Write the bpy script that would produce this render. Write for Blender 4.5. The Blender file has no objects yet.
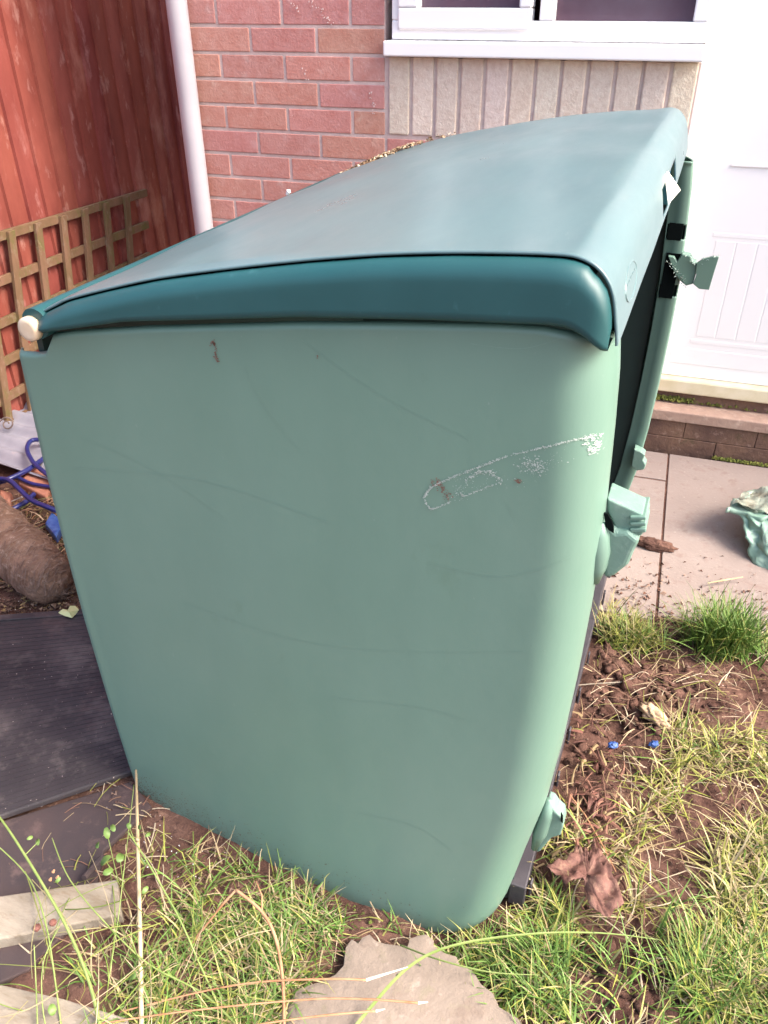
import bpy, bmesh, math, random
import numpy as np
from mathutils import Vector, Matrix, noise
R = math.radians
random.seed(7); rng = np.random.default_rng(7)
sc = bpy.context.scene
COL = sc.collection

# ------------------------------------------------------------------ camera
CAM_H = 1.3555
cF = Vector((-0.26642669, 0.79800052, -0.54056636))
cR = Vector((0.94908576, 0.31500581, -0.00275078))
cU = Vector((-0.16808642, 0.51377671, 0.84129688))
FPX = 809.716
cam = bpy.data.cameras.new('camera'); cam_o = bpy.data.objects.new('camera', cam); COL.objects.link(cam_o)
cam.sensor_fit = 'VERTICAL'; cam.sensor_height = 32.0; cam.lens = FPX/1024*32.0
cam.clip_start = 0.02; cam.clip_end = 500
cam_o.matrix_world = Matrix(((cR.x, cU.x, -cF.x, 0), (cR.y, cU.y, -cF.y, 0), (cR.z, cU.z, -cF.z, CAM_H), (0, 0, 0, 1)))
sc.camera = cam_o

# ------------------------------------------------------------------ world, sun, exposure
SUN_EL, SUN_AZ = R(45), R(0)          # azimuth measured from +x towards +y
sd = Vector((math.cos(SUN_EL)*math.cos(SUN_AZ), math.cos(SUN_EL)*math.sin(SUN_AZ), math.sin(SUN_EL)))
w = bpy.data.worlds.new('World'); sc.world = w; w.use_nodes = True
nt = w.node_tree; bg = nt.nodes['Background']
sky = nt.nodes.new('ShaderNodeTexSky'); sky.sky_type = 'NISHITA'; sky.sun_disc = False
sky.sun_elevation = SUN_EL; sky.sun_rotation = math.atan2(sd.x, sd.y)
sky.air_density = 1.0; sky.dust_density = 5.5; sky.ozone_density = 1.0
nt.links.new(sky.outputs[0], bg.inputs[0]); bg.inputs[1].default_value = 0.15
sun = bpy.data.lights.new('sun', 'SUN'); sun.energy = 1.5; sun.angle = R(28); sun.color = (1.0, 0.95, 0.88)
sun_o = bpy.data.objects.new('sun', sun); COL.objects.link(sun_o)
sun_o.rotation_euler = sd.to_track_quat('Z', 'Y').to_euler()
sc.view_settings.view_transform = 'Standard'; sc.view_settings.look = 'None'
sc.view_settings.exposure = 1.93; sc.view_settings.gamma = 1.0; sc.view_settings.use_curve_mapping = False

# ------------------------------------------------------------------ helpers
def at(px, py, z=0.0):
    """point of the photograph's ground (height z) under image position px, py"""
    d = cF + cR*((px-384)/FPX) - cU*((py-512)/FPX)
    t = (z-CAM_H)/d.z
    return Vector((d.x*t, d.y*t, z))

def tag(o, label=None, cat=None, group=None, kind=None):
    if label: o['label'] = label
    if cat: o['category'] = cat
    if group: o['group'] = group
    if kind: o['kind'] = kind
    return o

def empty(name, loc=(0, 0, 0), rz=0.0):
    o = bpy.data.objects.new(name, None); COL.objects.link(o)
    o.location = loc; o.rotation_euler = (0, 0, rz); o.empty_display_size = .1
    return o

class MB:
    def __init__(s): s.v = []; s.f = []; s.c = []; s.fc = []
    def add(s, vs, fs, col=None):
        n = len(s.v); s.v += [tuple(x) for x in vs]
        s.f += [tuple(i+n for i in q) for q in fs]; s.fc += [col]*len(fs)
    def box(s, x0, x1, y0, y1, z0, z1, col=None, xf=None):
        vs = [(x, y, z) for z in (z0, z1) for y in (y0, y1) for x in (x0, x1)]
        if xf: vs = [xf(Vector(q)) for q in vs]
        s.add(vs, [(0, 2, 3, 1), (4, 5, 7, 6), (0, 1, 5, 4), (2, 6, 7, 3), (0, 4, 6, 2), (1, 3, 7, 5)], col)
    def quadprism(s, pts, h, col=None):
        """prism from polygon pts (3-d) going up by vector h"""
        n = len(pts); h = Vector(h); a = [Vector(q) for q in pts]; b = [q+h for q in a]
        s.add(a+b, [tuple(range(n))[::-1], tuple(range(n, 2*n))]+[(i, (i+1) % n, n+(i+1) % n, n+i) for i in range(n)], col)
    def tube(s, pts, r, seg=8, col=None, caps=True):
        pts = [Vector(q) for q in pts]; n = len(pts)
        if not hasattr(r, '__len__'): r = [r]*n
        vs = []; prev = None
        for i, p in enumerate(pts):
            t = (pts[min(i+1, n-1)]-pts[max(i-1, 0)]).normalized()
            if prev is None:
                a = t.cross(Vector((0, 0, 1)));
                if a.length < 1e-3: a = t.cross(Vector((0, 1, 0)))
            else: a = prev-t*prev.dot(t)
            a.normalize(); prev = a; b = t.cross(a)
            for k in range(seg):
                an = 2*math.pi*k/seg
                vs.append(p+(a*math.cos(an)+b*math.sin(an))*r[i])
        fs = [(i*seg+k, i*seg+(k+1) % seg, (i+1)*seg+(k+1) % seg, (i+1)*seg+k) for i in range(n-1) for k in range(seg)]
        if caps: fs += [tuple(range(seg))[::-1], tuple(range((n-1)*seg, n*seg))]
        s.add(vs, fs, col)
    def grid(s, P, col=None):
        """P: list of rows of points"""
        m, n = len(P), len(P[0])
        s.add([q for row in P for q in row], [(i*n+j, i*n+j+1, (i+1)*n+j+1, (i+1)*n+j) for i in range(m-1) for j in range(n-1)], col)
    def build(s, name, mat, parent=None, smooth=False, bevel=0, solid=0, segs=2, sharp=None):
        me = bpy.data.meshes.new(name); me.from_pydata(s.v, [], s.f); me.update()
        if any(c is not None for c in s.fc):
            ca = me.color_attributes.new('Col', 'FLOAT_COLOR', 'CORNER')
            arr = np.ones((len(me.loops), 4), dtype=np.float32); k = 0
            for p in me.polygons:
                c = s.fc[p.index] or (1, 1, 1)
                arr[p.loop_start:p.loop_start+p.loop_total, :3] = c
            ca.data.foreach_set('color', arr.ravel())
        me.materials.append(mat)
        if smooth: me.polygons.foreach_set('use_smooth', [True]*len(me.polygons))
        if smooth and sharp: 
            me.set_sharp_from_angle(angle=R(sharp))
        o = bpy.data.objects.new(name, me); COL.objects.link(o)
        if parent: o.parent = parent
        if solid:
            m = o.modifiers.new('t', 'SOLIDIFY'); m.thickness = solid; m.offset = -1
        if bevel:
            m = o.modifiers.new('b', 'BEVEL'); m.width = bevel; m.segments = segs; m.limit_method = 'ANGLE'; m.angle_limit = R(40)
        return o

def smoothpath(pts, n=6):
    pts = [Vector(q) for q in pts]; P = [pts[0]]+pts+[pts[-1]]; out = []
    for i in range(1, len(P)-2):
        for k in range(n):
            t = k/n; a, b, c, d = P[i-1:i+3]
            out.append(.5*((2*b)+(c-a)*t+(2*a-5*b+4*c-d)*t*t+(3*b-a-3*c+d)*t**3))
    out.append(pts[-1]); return out

def S(c):   # sRGB 0-255 -> linear
    return tuple(((x/255)/12.92 if x/255 <= .04045 else ((x/255+.055)/1.055)**2.4) for x in c)

def material(name, c1, c2=None, scale=8.0, rough=.6, detail=6, bump=0, bscale=None, stains=(), spec=.5, vcol=False, stretch=(1, 1, 1),
             lo=.35, hi=.65, coord='Object', trans=0, coat=0, metal=0, rvar=0):
    m = bpy.data.materials.new(name); m.use_nodes = True; n = m.node_tree.nodes; L = m.node_tree.links
    b = n['Principled BSDF']; b.inputs['Roughness'].default_value = rough; b.inputs['Specular IOR Level'].default_value = spec
    b.inputs['Metallic'].default_value = metal
    if coat: b.inputs['Coat Weight'].default_value = coat; b.inputs['Coat Roughness'].default_value = .25
    tc = n.new('ShaderNodeTexCoord'); mp = n.new('ShaderNodeMapping'); mp.inputs['Scale'].default_value = stretch
    L.new(tc.outputs[coord], mp.inputs[0])
    def nz(sc_, det=detail, ro=.6):
        t = n.new('ShaderNodeTexNoise'); t.inputs['Scale'].default_value = sc_; t.inputs['Detail'].default_value = det
        t.inputs['Roughness'].default_value = ro; L.new(mp.outputs[0], t.inputs['Vector']); return t
    t = nz(scale); mr = n.new('ShaderNodeMapRange'); mr.inputs[1].default_value = lo; mr.inputs[2].default_value = hi
    L.new(t.outputs[0], mr.inputs[0])
    mx = n.new('ShaderNodeMix'); mx.data_type = 'RGBA'; L.new(mr.outputs[0], mx.inputs[0])
    mx.inputs[6].default_value = (*c1, 1); mx.inputs[7].default_value = (*(c2 or c1), 1); out = mx.outputs[2]
    for (sc_, a, b_, col, amt) in stains:
        t2 = nz(sc_, 8, .65); r2 = n.new('ShaderNodeMapRange'); r2.inputs[1].default_value = a; r2.inputs[2].default_value = b_
        r2.inputs[4].default_value = amt; L.new(t2.outputs[0], r2.inputs[0])
        m2 = n.new('ShaderNodeMix'); m2.data_type = 'RGBA'; L.new(r2.outputs[0], m2.inputs[0]); L.new(out, m2.inputs[6])
        m2.inputs[7].default_value = (*col, 1); out = m2.outputs[2]
    if vcol:
        at_ = n.new('ShaderNodeVertexColor'); at_.layer_name = 'Col'
        m3 = n.new('ShaderNodeMix'); m3.data_type = 'RGBA'; m3.blend_type = 'MULTIPLY'; m3.inputs[0].default_value = 1
        L.new(out, m3.inputs[6]); L.new(at_.outputs[0], m3.inputs[7]); out = m3.outputs[2]
    L.new(out, b.inputs['Base Color'])
    if rvar:
        rr = n.new('ShaderNodeMapRange'); rr.inputs[3].default_value = rough-rvar; rr.inputs[4].default_value = rough+rvar
        t5 = nz(scale*2.3); rr.inputs[1].default_value = .3; rr.inputs[2].default_value = .7; L.new(t5.outputs[0], rr.inputs[0]); L.new(rr.outputs[0], b.inputs['Roughness'])
    if bump:
        t3 = nz(bscale or scale*3, 8, .65); bp = n.new('ShaderNodeBump'); bp.inputs['Strength'].default_value = 1
        bp.inputs['Distance'].default_value = bump; L.new(t3.outputs[0], bp.inputs['Height']); L.new(bp.outputs[0], b.inputs['Normal'])
    if trans:
        b.inputs['Transmission Weight'].default_value = trans
    return m, b

def M(*a, **k): return material(*a, **k)[0]

# ------------------------------------------------------------------ materials
m_skin = M('lid_plastic', (.105, .168, .178), (.12, .19, .198), 5, .33, bump=.0012, bscale=5, spec=.55, stretch=(1, .35, 1), rvar=.06,
           stains=((3.5, .5, .7, (.07, .14, .155), .7), (12, .55, .75, (.15, .2, .21), .5), (30, .62, .75, (.17, .2, .19), .4), (120, .66, .72, (.22, .26, .26), .4)))
m_teal = M('lid_end_plastic', (.009, .062, .066), (.013, .074, .078), 6, .45, bump=.0003, bscale=30, spec=.5, rvar=.05,
           stains=((30, .62, .72, (.06, .17, .18), .3),))
m_green = M('panel_plastic', (.126, .220, .172), (.143, .238, .190), 3, .4, bump=.0016, bscale=3.5, spec=.5, rvar=.09, stretch=(1, 1, .55),
            stains=((4, .5, .75, (.16, .25, .2), .55), (26, .6, .8, (.15, .24, .19), .5), (9, .64, .8, (.085, .15, .10), .45), (110, .68, .74, (.26, .32, .28), .35), (240, .66, .75, (.08, .14, .1), .3)))
m_green2 = M('hinge_plastic', (.13, .225, .18), (.17, .27, .22), 14, .5, bump=.0012, bscale=50, stains=((60, .55, .65, (.22, .3, .26), .5),))
m_floorp = M('floor_plastic', (.036, .031, .038), (.06, .053, .06), 10, .55, bump=.001, bscale=60)
m_dark = M('void_shade_black', (.006, .008, .008), rough=1, spec=0)  # black colour stands in for the shade inside slots and holes
m_cream = M('cream_plastic', (.55, .42, .28), (.62, .5, .37), 40, .5)
m_paper = M('cream_tag', (.82, .76, .6), (.86, .8, .66), 30, .7)
m_blue = M('latch_plastic', (.03, .13, .22), rough=.4)
m_brick = M('brick', (.49, .21, .18), (.54, .265, .235), 38, .9, bump=.003, bscale=110, vcol=True, spec=.2,
            stains=((7, .55, .75, (.60, .33, .29), .6), (60, .6, .72, (.38, .12, .09), .35), (130, .62, .72, (.7, .5, .44), .6), (18, .58, .72, (.62, .42, .38), .5)))
m_mortar = M('mortar', (.52, .40, .365), (.62, .50, .455), 30, .95, bump=.002, bscale=150, spec=.1)
m_tan = M('tan_brick', (.66, .54, .44), (.76, .66, .55), 60, .95, bump=.004, bscale=140, spec=.15, vcol=True,
          stains=((110, .58, .66, (.78, .7, .58), .6), (12, .62, .75, (.4, .28, .18), .4)))
m_upvc = M('upvc', (.84, .83, .83), (.86, .85, .85), 5, .3, stains=((25, .68, .8, (.6, .54, .5), .25),))
m_pipe = M('pipe_plastic', (.40, .37, .40), (.46, .43, .45), 6, .45, stains=((20, .6, .75, (.5, .45, .43), .3),))
m_fence = M('fence_board', (.20, .047, .035), (.27, .072, .052), 5, .8, bump=.002, bscale=30, vcol=True, stretch=(1, 1.6, .8), spec=.2,
            stains=((3.2, .54, .70, (.42, .19, .15), .75), (9, .58, .68, (.45, .24, .2), .6), (6, .66, .74, (.14, .03, .025), .6)))
m_trellis = M('trellis_wood', (.14, .088, .045), (.2, .11, .07), 12, .9, bump=.002, bscale=60, spec=.15, stretch=(1, 1, .5),
              stains=((18, .52, .64, (.12, .115, .035), .6), (45, .55, .68, (.26, .19, .14), .5)))
m_soil = M('soil', (.07, .034, .026), (.15, .082, .062), 9, .95, bump=.012, bscale=28, spec=.15, detail=10,
           stains=((55, .56, .68, (.29, .17, .12), .6), (20, .6, .7, (.05, .025, .02), .6), (4, .58, .68, (.11, .1, .035), .4)))
m_slab = M('paving', (.245, .195, .175), (.295, .24, .215), 4, .92, bump=.0014, bscale=90, spec=.2, detail=9,
           stains=((16, .54, .66, (.2, .13, .11), .5), (70, .6, .7, (.38, .32, .29), .6), (30, .6, .7, (.15, .1, .08), .55), (9, .58, .72, (.33, .29, .27), .6)))
m_step = M('step_concrete', (.4, .28, .22), (.3, .2, .16), 10, .95, bump=.003, bscale=70, spec=.15, stains=((25, .55, .65, (.5, .38, .3), .5),))
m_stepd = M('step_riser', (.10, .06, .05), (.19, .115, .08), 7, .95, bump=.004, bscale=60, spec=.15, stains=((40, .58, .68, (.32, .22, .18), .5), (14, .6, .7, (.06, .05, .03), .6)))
m_thresh = M('threshold', (.62, .55, .36), (.7, .63, .46), 20, .5)
m_moss = M('moss', (.10, .13, .02), (.2, .2, .04), 60, .95, bump=.01, bscale=150, vcol=False)
m_glass, gb = material('window_glass', (.03, .02, .028), (.05, .035, .045), 3, .08, spec=.5)
gb.inputs['Alpha'].default_value = 1
m_redcord = M('red_fabric', (.35, .02, .03), rough=.7)
m_wood = M('weathered_plank', (.2, .165, .125), (.31, .265, .21), 9, .9, bump=.003, bscale=26, stretch=(1.2, 4, 2), spec=.15,
           stains=((22, .55, .66, (.17, .125, .085), .6), (6, .6, .7, (.22, .26, .22), .4)))
m_rust = M('rusty_screw', (.16, .06, .045), (.3, .13, .1), 60, .8, metal=.3)
m_stone = M('stepping_stone', (.20, .158, .128), (.265, .212, .172), 6, .95, bump=.003, bscale=60, detail=10, spec=.15,
            stains=((12, .54, .66, (.17, .125, .10), .65), (28, .57, .66, (.2, .17, .12), .6), (45, .6, .7, (.38, .31, .26), .5)))
m_bark = M('bark', (.15, .085, .058), (.27, .165, .12), 14, .95, bump=.012, bscale=40, stretch=(1, 1, 1), spec=.15,
           stains=((50, .55, .65, (.42, .32, .26), .5), (12, .58, .68, (.07, .04, .03), .6)))
m_corr = M('corrugated_sheet', (.21, .2, .24), (.28, .27, .31), 8, .6, stains=((18, .58, .7, (.36, .31, .33), .5),))
m_hose = M('blue_hose', (.012, .016, .10), (.02, .026, .15), 20, .3, coat=.3)
m_terra = M('terracotta', (.34, .12, .07), (.4, .18, .12), 20, .9, bump=.003)
m_iron = M('rusty_iron', (.12, .08, .07), (.2, .15, .13), 30, .7, metal=.3)
m_mat = M('dark_board', (.030, .025, .028), (.052, .043, .046), 6, .6, bump=.0012, bscale=90, spec=.35, detail=9, vcol=False,
          stains=((7, .52, .7, (.13, .105, .098), .8), (14, .56, .7, (.115, .095, .09), .75), (40, .55, .68, (.09, .075, .07), .6), (120, .68, .72, (.4, .36, .36), .5), (5, .58, .7, (.10, .06, .055), .5)))
m_mat2 = M('plum_board', (.075, .048, .044), (.045, .034, .036), 5, .75, bump=.0015, bscale=60, spec=.3, stains=((16, .56, .68, (.14, .09, .08), .6),))
m_cane = M('bamboo', (.42, .31, .17), (.5, .39, .24), 30, .5)
m_grass = M('grass', (1, 1, 1), rough=.55, vcol=True, spec=.3)
m_leaf = M('leaf_green', (.10, .17, .035), (.15, .23, .055), 30, .5)
m_pale = M('pale_leaf', (.6, .62, .3), rough=.7)
m_dead = M('dead_leaf', (.10, .045, .036), (.2, .105, .085), 35, .85, bump=.004, bscale=60, spec=.2, stains=((60, .55, .65, (.3, .19, .13), .5),))
m_twig = M('twig', (.30, .13, .06), (.42, .24, .13), 30, .8)
m_stem = M('stem', (.15, .21, .045), (.22, .27, .08), 30, .6)
m_strawm = M('straw', (1, 1, 1), rough=.8, vcol=True, spec=.2)
m_tubm = M('tub_plastic', (.2, .33, .25), (.3, .4, .33), 12, .4, stains=((20, .55, .65, (.38, .45, .38), .5), (9, .6, .7, (.3, .2, .12), .4)))
m_film = M('plastic_film', (.24, .29, .24), (.2, .19, .14), 20, .25, bump=.01, bscale=25)
m_clod = M('clod', (.09, .04, .03), (.16, .08, .055), 60, .95, bump=.006, bscale=120)
m_white = M('white_grit', (.8, .78, .74), rough=.8)
m_blueb = M('blue_plastic', (.015, .06, .25), (.07, .14, .36), 60, .4)
m_rock = M('tan_stone', (.6, .42, .26), (.42, .28, .18), 30, .85, bump=.004)
m_res = M('sticker_residue', (.30, .38, .33), (.5, .54, .5), 200, .8)
m_resr = M('rust_mark', (.15, .075, .055), (.2, .11, .08), 200, .8)
m_room = M('room_wall', (.2, .11, .12), (.25, .15, .16), 4, .9)

# ------------------------------------------------------------------ ground, paving, step
def axis(lo, hi, step, far, k=14):
    a = list(np.arange(lo, hi+1e-6, step)); g = [(far*((i+1)/k)**2.2) for i in range(k)]
    return [lo-x for x in g[::-1]]+a+[hi+x for x in g]
def gz_(x, y):
    p = Vector((x, y, 0))
    h = noise.fractal(p*5, 1.0, 2.0, 4)*.012+noise.fractal(p*22, 1.0, 2.0, 5)*.010
    m = 1.0 if (.05 < x < .35 and 1.0 < y < 1.6) else .5
    h += max(0, noise.noise(p*9+Vector((3, 7, 1))))*.022*m
    # mounded soil beside the front of the box, dropping to the paving
    m = max(0, 1-((x-.16)**2+(y-1.38)**2)/.09); h += m*(.022*noise.noise(p*16+Vector((1, 1, 1)))+.012*noise.noise(p*37))
    h -= .04*math.exp(-((x+.09)**2+(y-.75)**2)/.02)+.02*math.exp(-((x+.35)**2+(y-.74)**2)/.03)
    h += .018*math.exp(-((x-.2)**2+(y-1.35)**2)/.05)
    return h
X = axis(-2.4, 1.4, .014, 60); Y = axis(.25, 2.4, .014, 60)
g = MB(); rows = []
for y in Y:
    row = []
    for x in X:
        near = (-2.4 <= x <= 1.4) and (.25 <= y <= 2.4)
        z = gz_(x, y) if near else -.02
        if y > 1.76 and x > -.78: z = min(z, -.012)*1-.02 if near else -.04
        if y > 2.5: z = -.04
        row.append((x, y, z-.006))
    rows.append(row)
g.grid(rows); tag(g.build('ground', m_soil, smooth=True), kind='structure')

pv = MB()
def slab(x0, x1, y0, y1, z=0.0):
    pv.box(x0+.0018, x1-.0018, y0+.0018, y1-.0018, z-.05, z)
slab(.157, .757, 1.75, 2.665, .001); slab(.76, 1.36, 1.75, 2.665); slab(1.363, 1.96, 1.75, 2.665, .002); slab(1.963, 2.9, 1.75, 2.665)
slab(-.443, .154, 1.56+.17, 2.468, -.001); slab(-.443, .154, 2.471, 2.665, .0005); slab(-1.05, -.446, 1.9, 2.665, .001); slab(-1.58, -1.053, 2.1, 2.665)
tag(pv.build('paving', m_slab, bevel=.0015), kind='structure')
jf = MB(); jf.box(-1.5, 2.85, 1.74, 2.66, -.06, -.0022); tag(jf.build('paving_bed', m_soil), kind='structure')

D = 2.674
st = MB(); st.box(.0, 2.2, D+.001, D+.30, .118, .155)
st_r = empty('door_step', (0, 0, 0)); tag(st_r, 'low concrete door step with a dark riser and mossy back edge', 'step')
st.build('tread', m_step, st_r, bevel=.004)
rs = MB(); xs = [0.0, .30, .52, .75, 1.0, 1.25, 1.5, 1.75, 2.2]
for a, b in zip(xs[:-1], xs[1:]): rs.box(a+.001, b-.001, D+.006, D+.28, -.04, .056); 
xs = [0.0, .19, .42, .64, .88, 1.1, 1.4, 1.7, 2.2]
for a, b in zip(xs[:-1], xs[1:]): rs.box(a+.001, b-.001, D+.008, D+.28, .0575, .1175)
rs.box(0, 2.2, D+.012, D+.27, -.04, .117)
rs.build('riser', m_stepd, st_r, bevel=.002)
def mossblob(name, label, path, r, seedv, n=420):
    b = MB(); rn = random.Random(seedv)
    for i in range(n):
        t = rn.random()*(len(path)-1); k = int(t); p = Vector(path[k]).lerp(Vector(path[k+1]), t-k)
        p += Vector((rn.gauss(0, r*.6), rn.gauss(0, r*.5), abs(rn.gauss(0, r*.35)))); s_ = rn.uniform(.003, .008)
        a = rn.random()*6.3; 
        b.add([p+Vector((math.cos(a)*s_, math.sin(a)*s_, 0)), p+Vector((math.cos(a+2.1)*s_, math.sin(a+2.1)*s_, rn.uniform(0, s_))), p+Vector((math.cos(a+4.2)*s_, math.sin(a+4.2)*s_, rn.uniform(0, s_))), p+Vector((0, 0, s_*1.4))],
              [(0, 1, 3), (1, 2, 3), (2, 0, 3)])
    return tag(b.build(name, m_moss), label, 'moss', kind='stuff')
mossblob('moss', 'green moss growing along the back of the step under the door', [(.05, D+.088, .16), (.2, D+.088, .16)], .017, 1, 900)
mossblob('moss', 'thin dark moss strip under the right of the white door', [(.2, D+.093, .157), (.3, D+.09, .158), (.7, D+.093, .157)], .012, 2, 700)
mossblob('moss', 'dark moss line where the step riser meets the paving', [(.3, D-.004, .002), (.44, D-.006, .002), (.8, D-.004, .003)], .006, 3, 420)

# ------------------------------------------------------------------ house wall
wall = empty('brick_wall', (0, 0, 0)); tag(wall, 'pale red brick house wall with a tan soldier course under the window', 'wall')
BX0, BZ0 = -1.4453, 1.3416
br = MB(); tb = MB(); rb = random.Random(3)
XL, XR = -1.60, .032
def brickcol():
    v = rb.uniform(.92, 1.03); return (v, v*rb.uniform(.98, 1.10), v*rb.uniform(.93, 1.06))
for r_ in range(-60, 19):
    z1 = BZ0-r_*.075-.005; z0 = z1-.065
    if z0 < -.08: continue
    off = 0 if r_ % 2 == 0 else .1125
    for k in range(-3, 9):
        x0 = BX0+off+k*.225+.005; x1 = x0+.215
        x0, x1 = max(x0, XL), min(x1, XR)
        if x1-x0 < .02: continue
        # opening: window + sill + soldier course
        pieces = [(x0, x1)]
        if z1 > .975 and z0 < 2.32:
            pieces = []
            if x0 < -.893: pieces.append((x0, min(x1, -.887)))
        for a, b in pieces:
            if b-a > .015:
                j = rb.uniform(-.0012, .0012)
                br.box(a, b, D+j, D+.09, z0+rb.uniform(-.001, .001), z1, brickcol())
br.build('brickwork', m_brick, wall, bevel=.0022)
k = 0; x = -.872
while x < XR-.005:
    x1 = min(x+.065, XR); v = rb.uniform(.9, 1.06)
    tb.box(x, x1, D-.003+rb.uniform(-.002, .002), D+.09, .975, 1.19, (v, v*rb.uniform(.96, 1.02), v*rb.uniform(.93, 1.03))); x += .0755+rb.uniform(-.001, .001)
tb.build('soldier_course', m_tan, wall, bevel=.004)
mo = MB(); mo.box(XL+.003, XR-.004, D+.0032, D+.25, -.2, 1.188); mo.box(XL+.003, -.885, D+.0032, D+.25, 1.188, 5.8); mo.box(-.885, XR-.004, D+.0032, D+.25, 2.325, 5.8)
mo.build('mortar', m_mortar, wall)
# upper wall over the door and the inner skin
up = MB(); up.box(XR, 3.2, D+.01, D+.25, 2.35, 5.8); up.box(XR+1.02, 3.2, D+.01, D+.25, -.1, 2.349)
up.build('upper_wall', m_brick, wall)
# chalky splashes on the brick face
ch = MB(); rc = random.Random(12)
for (x0, z0, x1, z1, n_) in ((-1.12, 1.33, -1.05, 1.27, 22), (-1.185, 1.33, -1.16, 1.30, 10), (-.935, 1.09, -.915, 1.03, 16), (-1.16, 1.17, -1.14, 1.11, 7)):
    for i in range(n_):
        t = i/n_; x = x0+(x1-x0)*t+rc.gauss(0, .004); z = z0+(z1-z0)*t+rc.gauss(0, .004); s_ = rc.uniform(.0004, .0016)
        ch.box(x-s_, x+s_, D-.0030, D-.0014, z-s_*1.6, z+s_*1.6)
tag(ch.build('chalk_splash', M('chalk', (.6, .45, .42), (.7, .6, .56), 60, .9), wall), kind='stuff')

# window
win = empty('window', (0, 0, 0)); tag(win, 'white plastic window with a dark pane beside a smaller opening pane above the tan bricks', 'window')
fr = MB(); yf = D-.012
WX0, WX1, WZ0, WZ1 = -.86, .026, 1.236, 2.315
fr.box(WX0, WX1, yf, yf+.07, WZ0, WZ0+.049); fr.box(WX0, WX1, yf, yf+.07, WZ1-.05, WZ1)
fr.box(WX0, WX0+.045, yf, yf+.07, WZ0+.0492, WZ1-.0502); fr.box(WX1-.04, WX1, yf, yf+.07, WZ0+.0492, WZ1-.0502)
fr.box(-.425, -.383, yf, yf+.07, WZ0+.0492, WZ1-.0502)
fr.build('window_frame', m_upvc, win, bevel=.004)
sa = MB(); ys = yf-.012
sa.box(-.838, -.446, ys, ys+.06, 1.262, 1.316); sa.box(-.838, -.446, ys, ys+.06, 2.24, 2.29)
sa.box(-.838, -.777, ys, ys+.06, 1.3162, 2.2398); sa.box(-.482, -.446, ys, ys+.06, 1.3162, 2.2398)
sa.build('opening_sash', m_upvc, win, bevel=.005)
gm, gbb = material('pane_glass', (.16, .10, .135), (.2, .15, .19), 5, .06, trans=.35)
for (a, b, z0) in ((-.776, -.483, 1.317), (-.382, -.015, 1.2855)):
    p = MB(); p.box(a, b, yf+.03, yf+.036, z0, 2.24); p.build('pane', gm, win)
sl = MB()
def sillx(v): return v
sl.box(-.877, .031, D-.045, D+.03, 1.193, 1.2335); sl.build('sill', m_upvc, win, bevel=.005, segs=3)
gk = MB(); gk.box(-.862, .028, D-.010, D+.02, 1.2337, 1.2362); gk.build('sealant', M('sealant', (.2, .17, .16), (.5, .47, .46), 30, .8), win)
room = MB(); room.box(-1.3, .5, D+.252, D+2.6, .9, 2.6)
ro = room.build('room_interior', m_room, wall); 
# room box faces inward and stays open towards the window
me = ro.data; bm = bmesh.new(); bm.from_mesh(me)
for f in list(bm.faces):
    if f.normal.y < -.9: bm.faces.remove(f)
bm.to_mesh(me); bm.free()
cu = MB()
for x in (-.395, -.365): cu.tube([(x+.03, D+.14, 1.9), (x, D+.12, 1.24), (x-.01, D+.12, 1.20)], .011, 8)
tag(cu.build('red_cord', m_redcord), 'two dark red cords hanging behind the larger window pane', 'cord')
va = MB(); va.tube([(-.78, D+.16, 1.2), (-.78, D+.16, 1.24), (-.78, D+.16, 1.29), (-.78, D+.16, 1.32), (-.78, D+.16, 1.42)], [.03, .035, .018, .022, .028], 16)
tag(va.build('candlestick', M('brass', (.6, .45, .18), rough=.35, metal=.6), smooth=True), 'small brassy candlestick standing on the inner sill behind the left pane', 'ornament')
vb = MB(); vb.tube([(-.62, D+.15, 1.2), (-.62, D+.15, 1.27), (-.615, D+.15, 1.34), (-.61, D+.15, 1.45)], [.03, .04, .03, .035], 16)
tag(vb.build('vase', M('dark_glaze', (.05, .05, .07), rough=.3), smooth=True), 'dark vase standing on the inner sill behind the left pane', 'vase')
ins = MB(); ins.box(-1.0, -.005, D+.08, D+.25, 1.17, 1.2); ins.build('inner_sill', m_upvc, win)

# door
door = empty('door', (0, 0, 0)); tag(door, 'white plastic back door with moulded panels at the right of the window', 'door')
yd = D+.10
df = MB(); df.box(.0, .07, yd-.03, yd+.05, .262, 2.33); df.box(.0, 1.05, yd-.03, yd+.05, 2.28, 2.33); df.box(.98, 1.05, yd-.03, yd+.05, .262, 2.2798)
df.build('door_frame', m_upvc, door, bevel=.004)
dl = MB(); dl.box(.0702, .9798, yd, yd+.045, .245, 2.2798)
dl.box(.1, .96, yd-.001, yd+.002, .29, .345); 
dl.build('door_leaf', m_upvc, door, bevel=.002)
pn = MB()
pn.box(.165, .86, yd-.0045, yd+.002, .917, .924); 
for i in range(12):
    x = .168+i*.062; pn.box(x, x+.058, yd-.0006, yd+.002, .39, .70)
pn.box(.155, .875, yd-.0008, yd+.001, .365, .378); pn.box(.155, .875, yd-.0008, yd+.001, .712, .724)
pn.build('moulded_panel', m_upvc, door, bevel=.003)
th = MB(); th.box(.0, 1.05, yd-.035, yd+.05, .195, .2435); th.build('threshold', m_thresh, door, bevel=.006)
dh = MB(); dh.box(.905, .94, yd-.012, yd-.0005, 1.1, 1.32); dh.box(.80, .93, yd-.05, yd-.035, 1.2, 1.222); dh.box(.91, .928, yd-.0349, yd-.0125, 1.202, 1.22)
dh.build('door_handle', m_upvc, door, bevel=.003)
uf = MB(); uf.box(.0, 1.05, yd-.02, yd+.05, .156, .1945); uf.build('under_sill', m_stepd, door)

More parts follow.
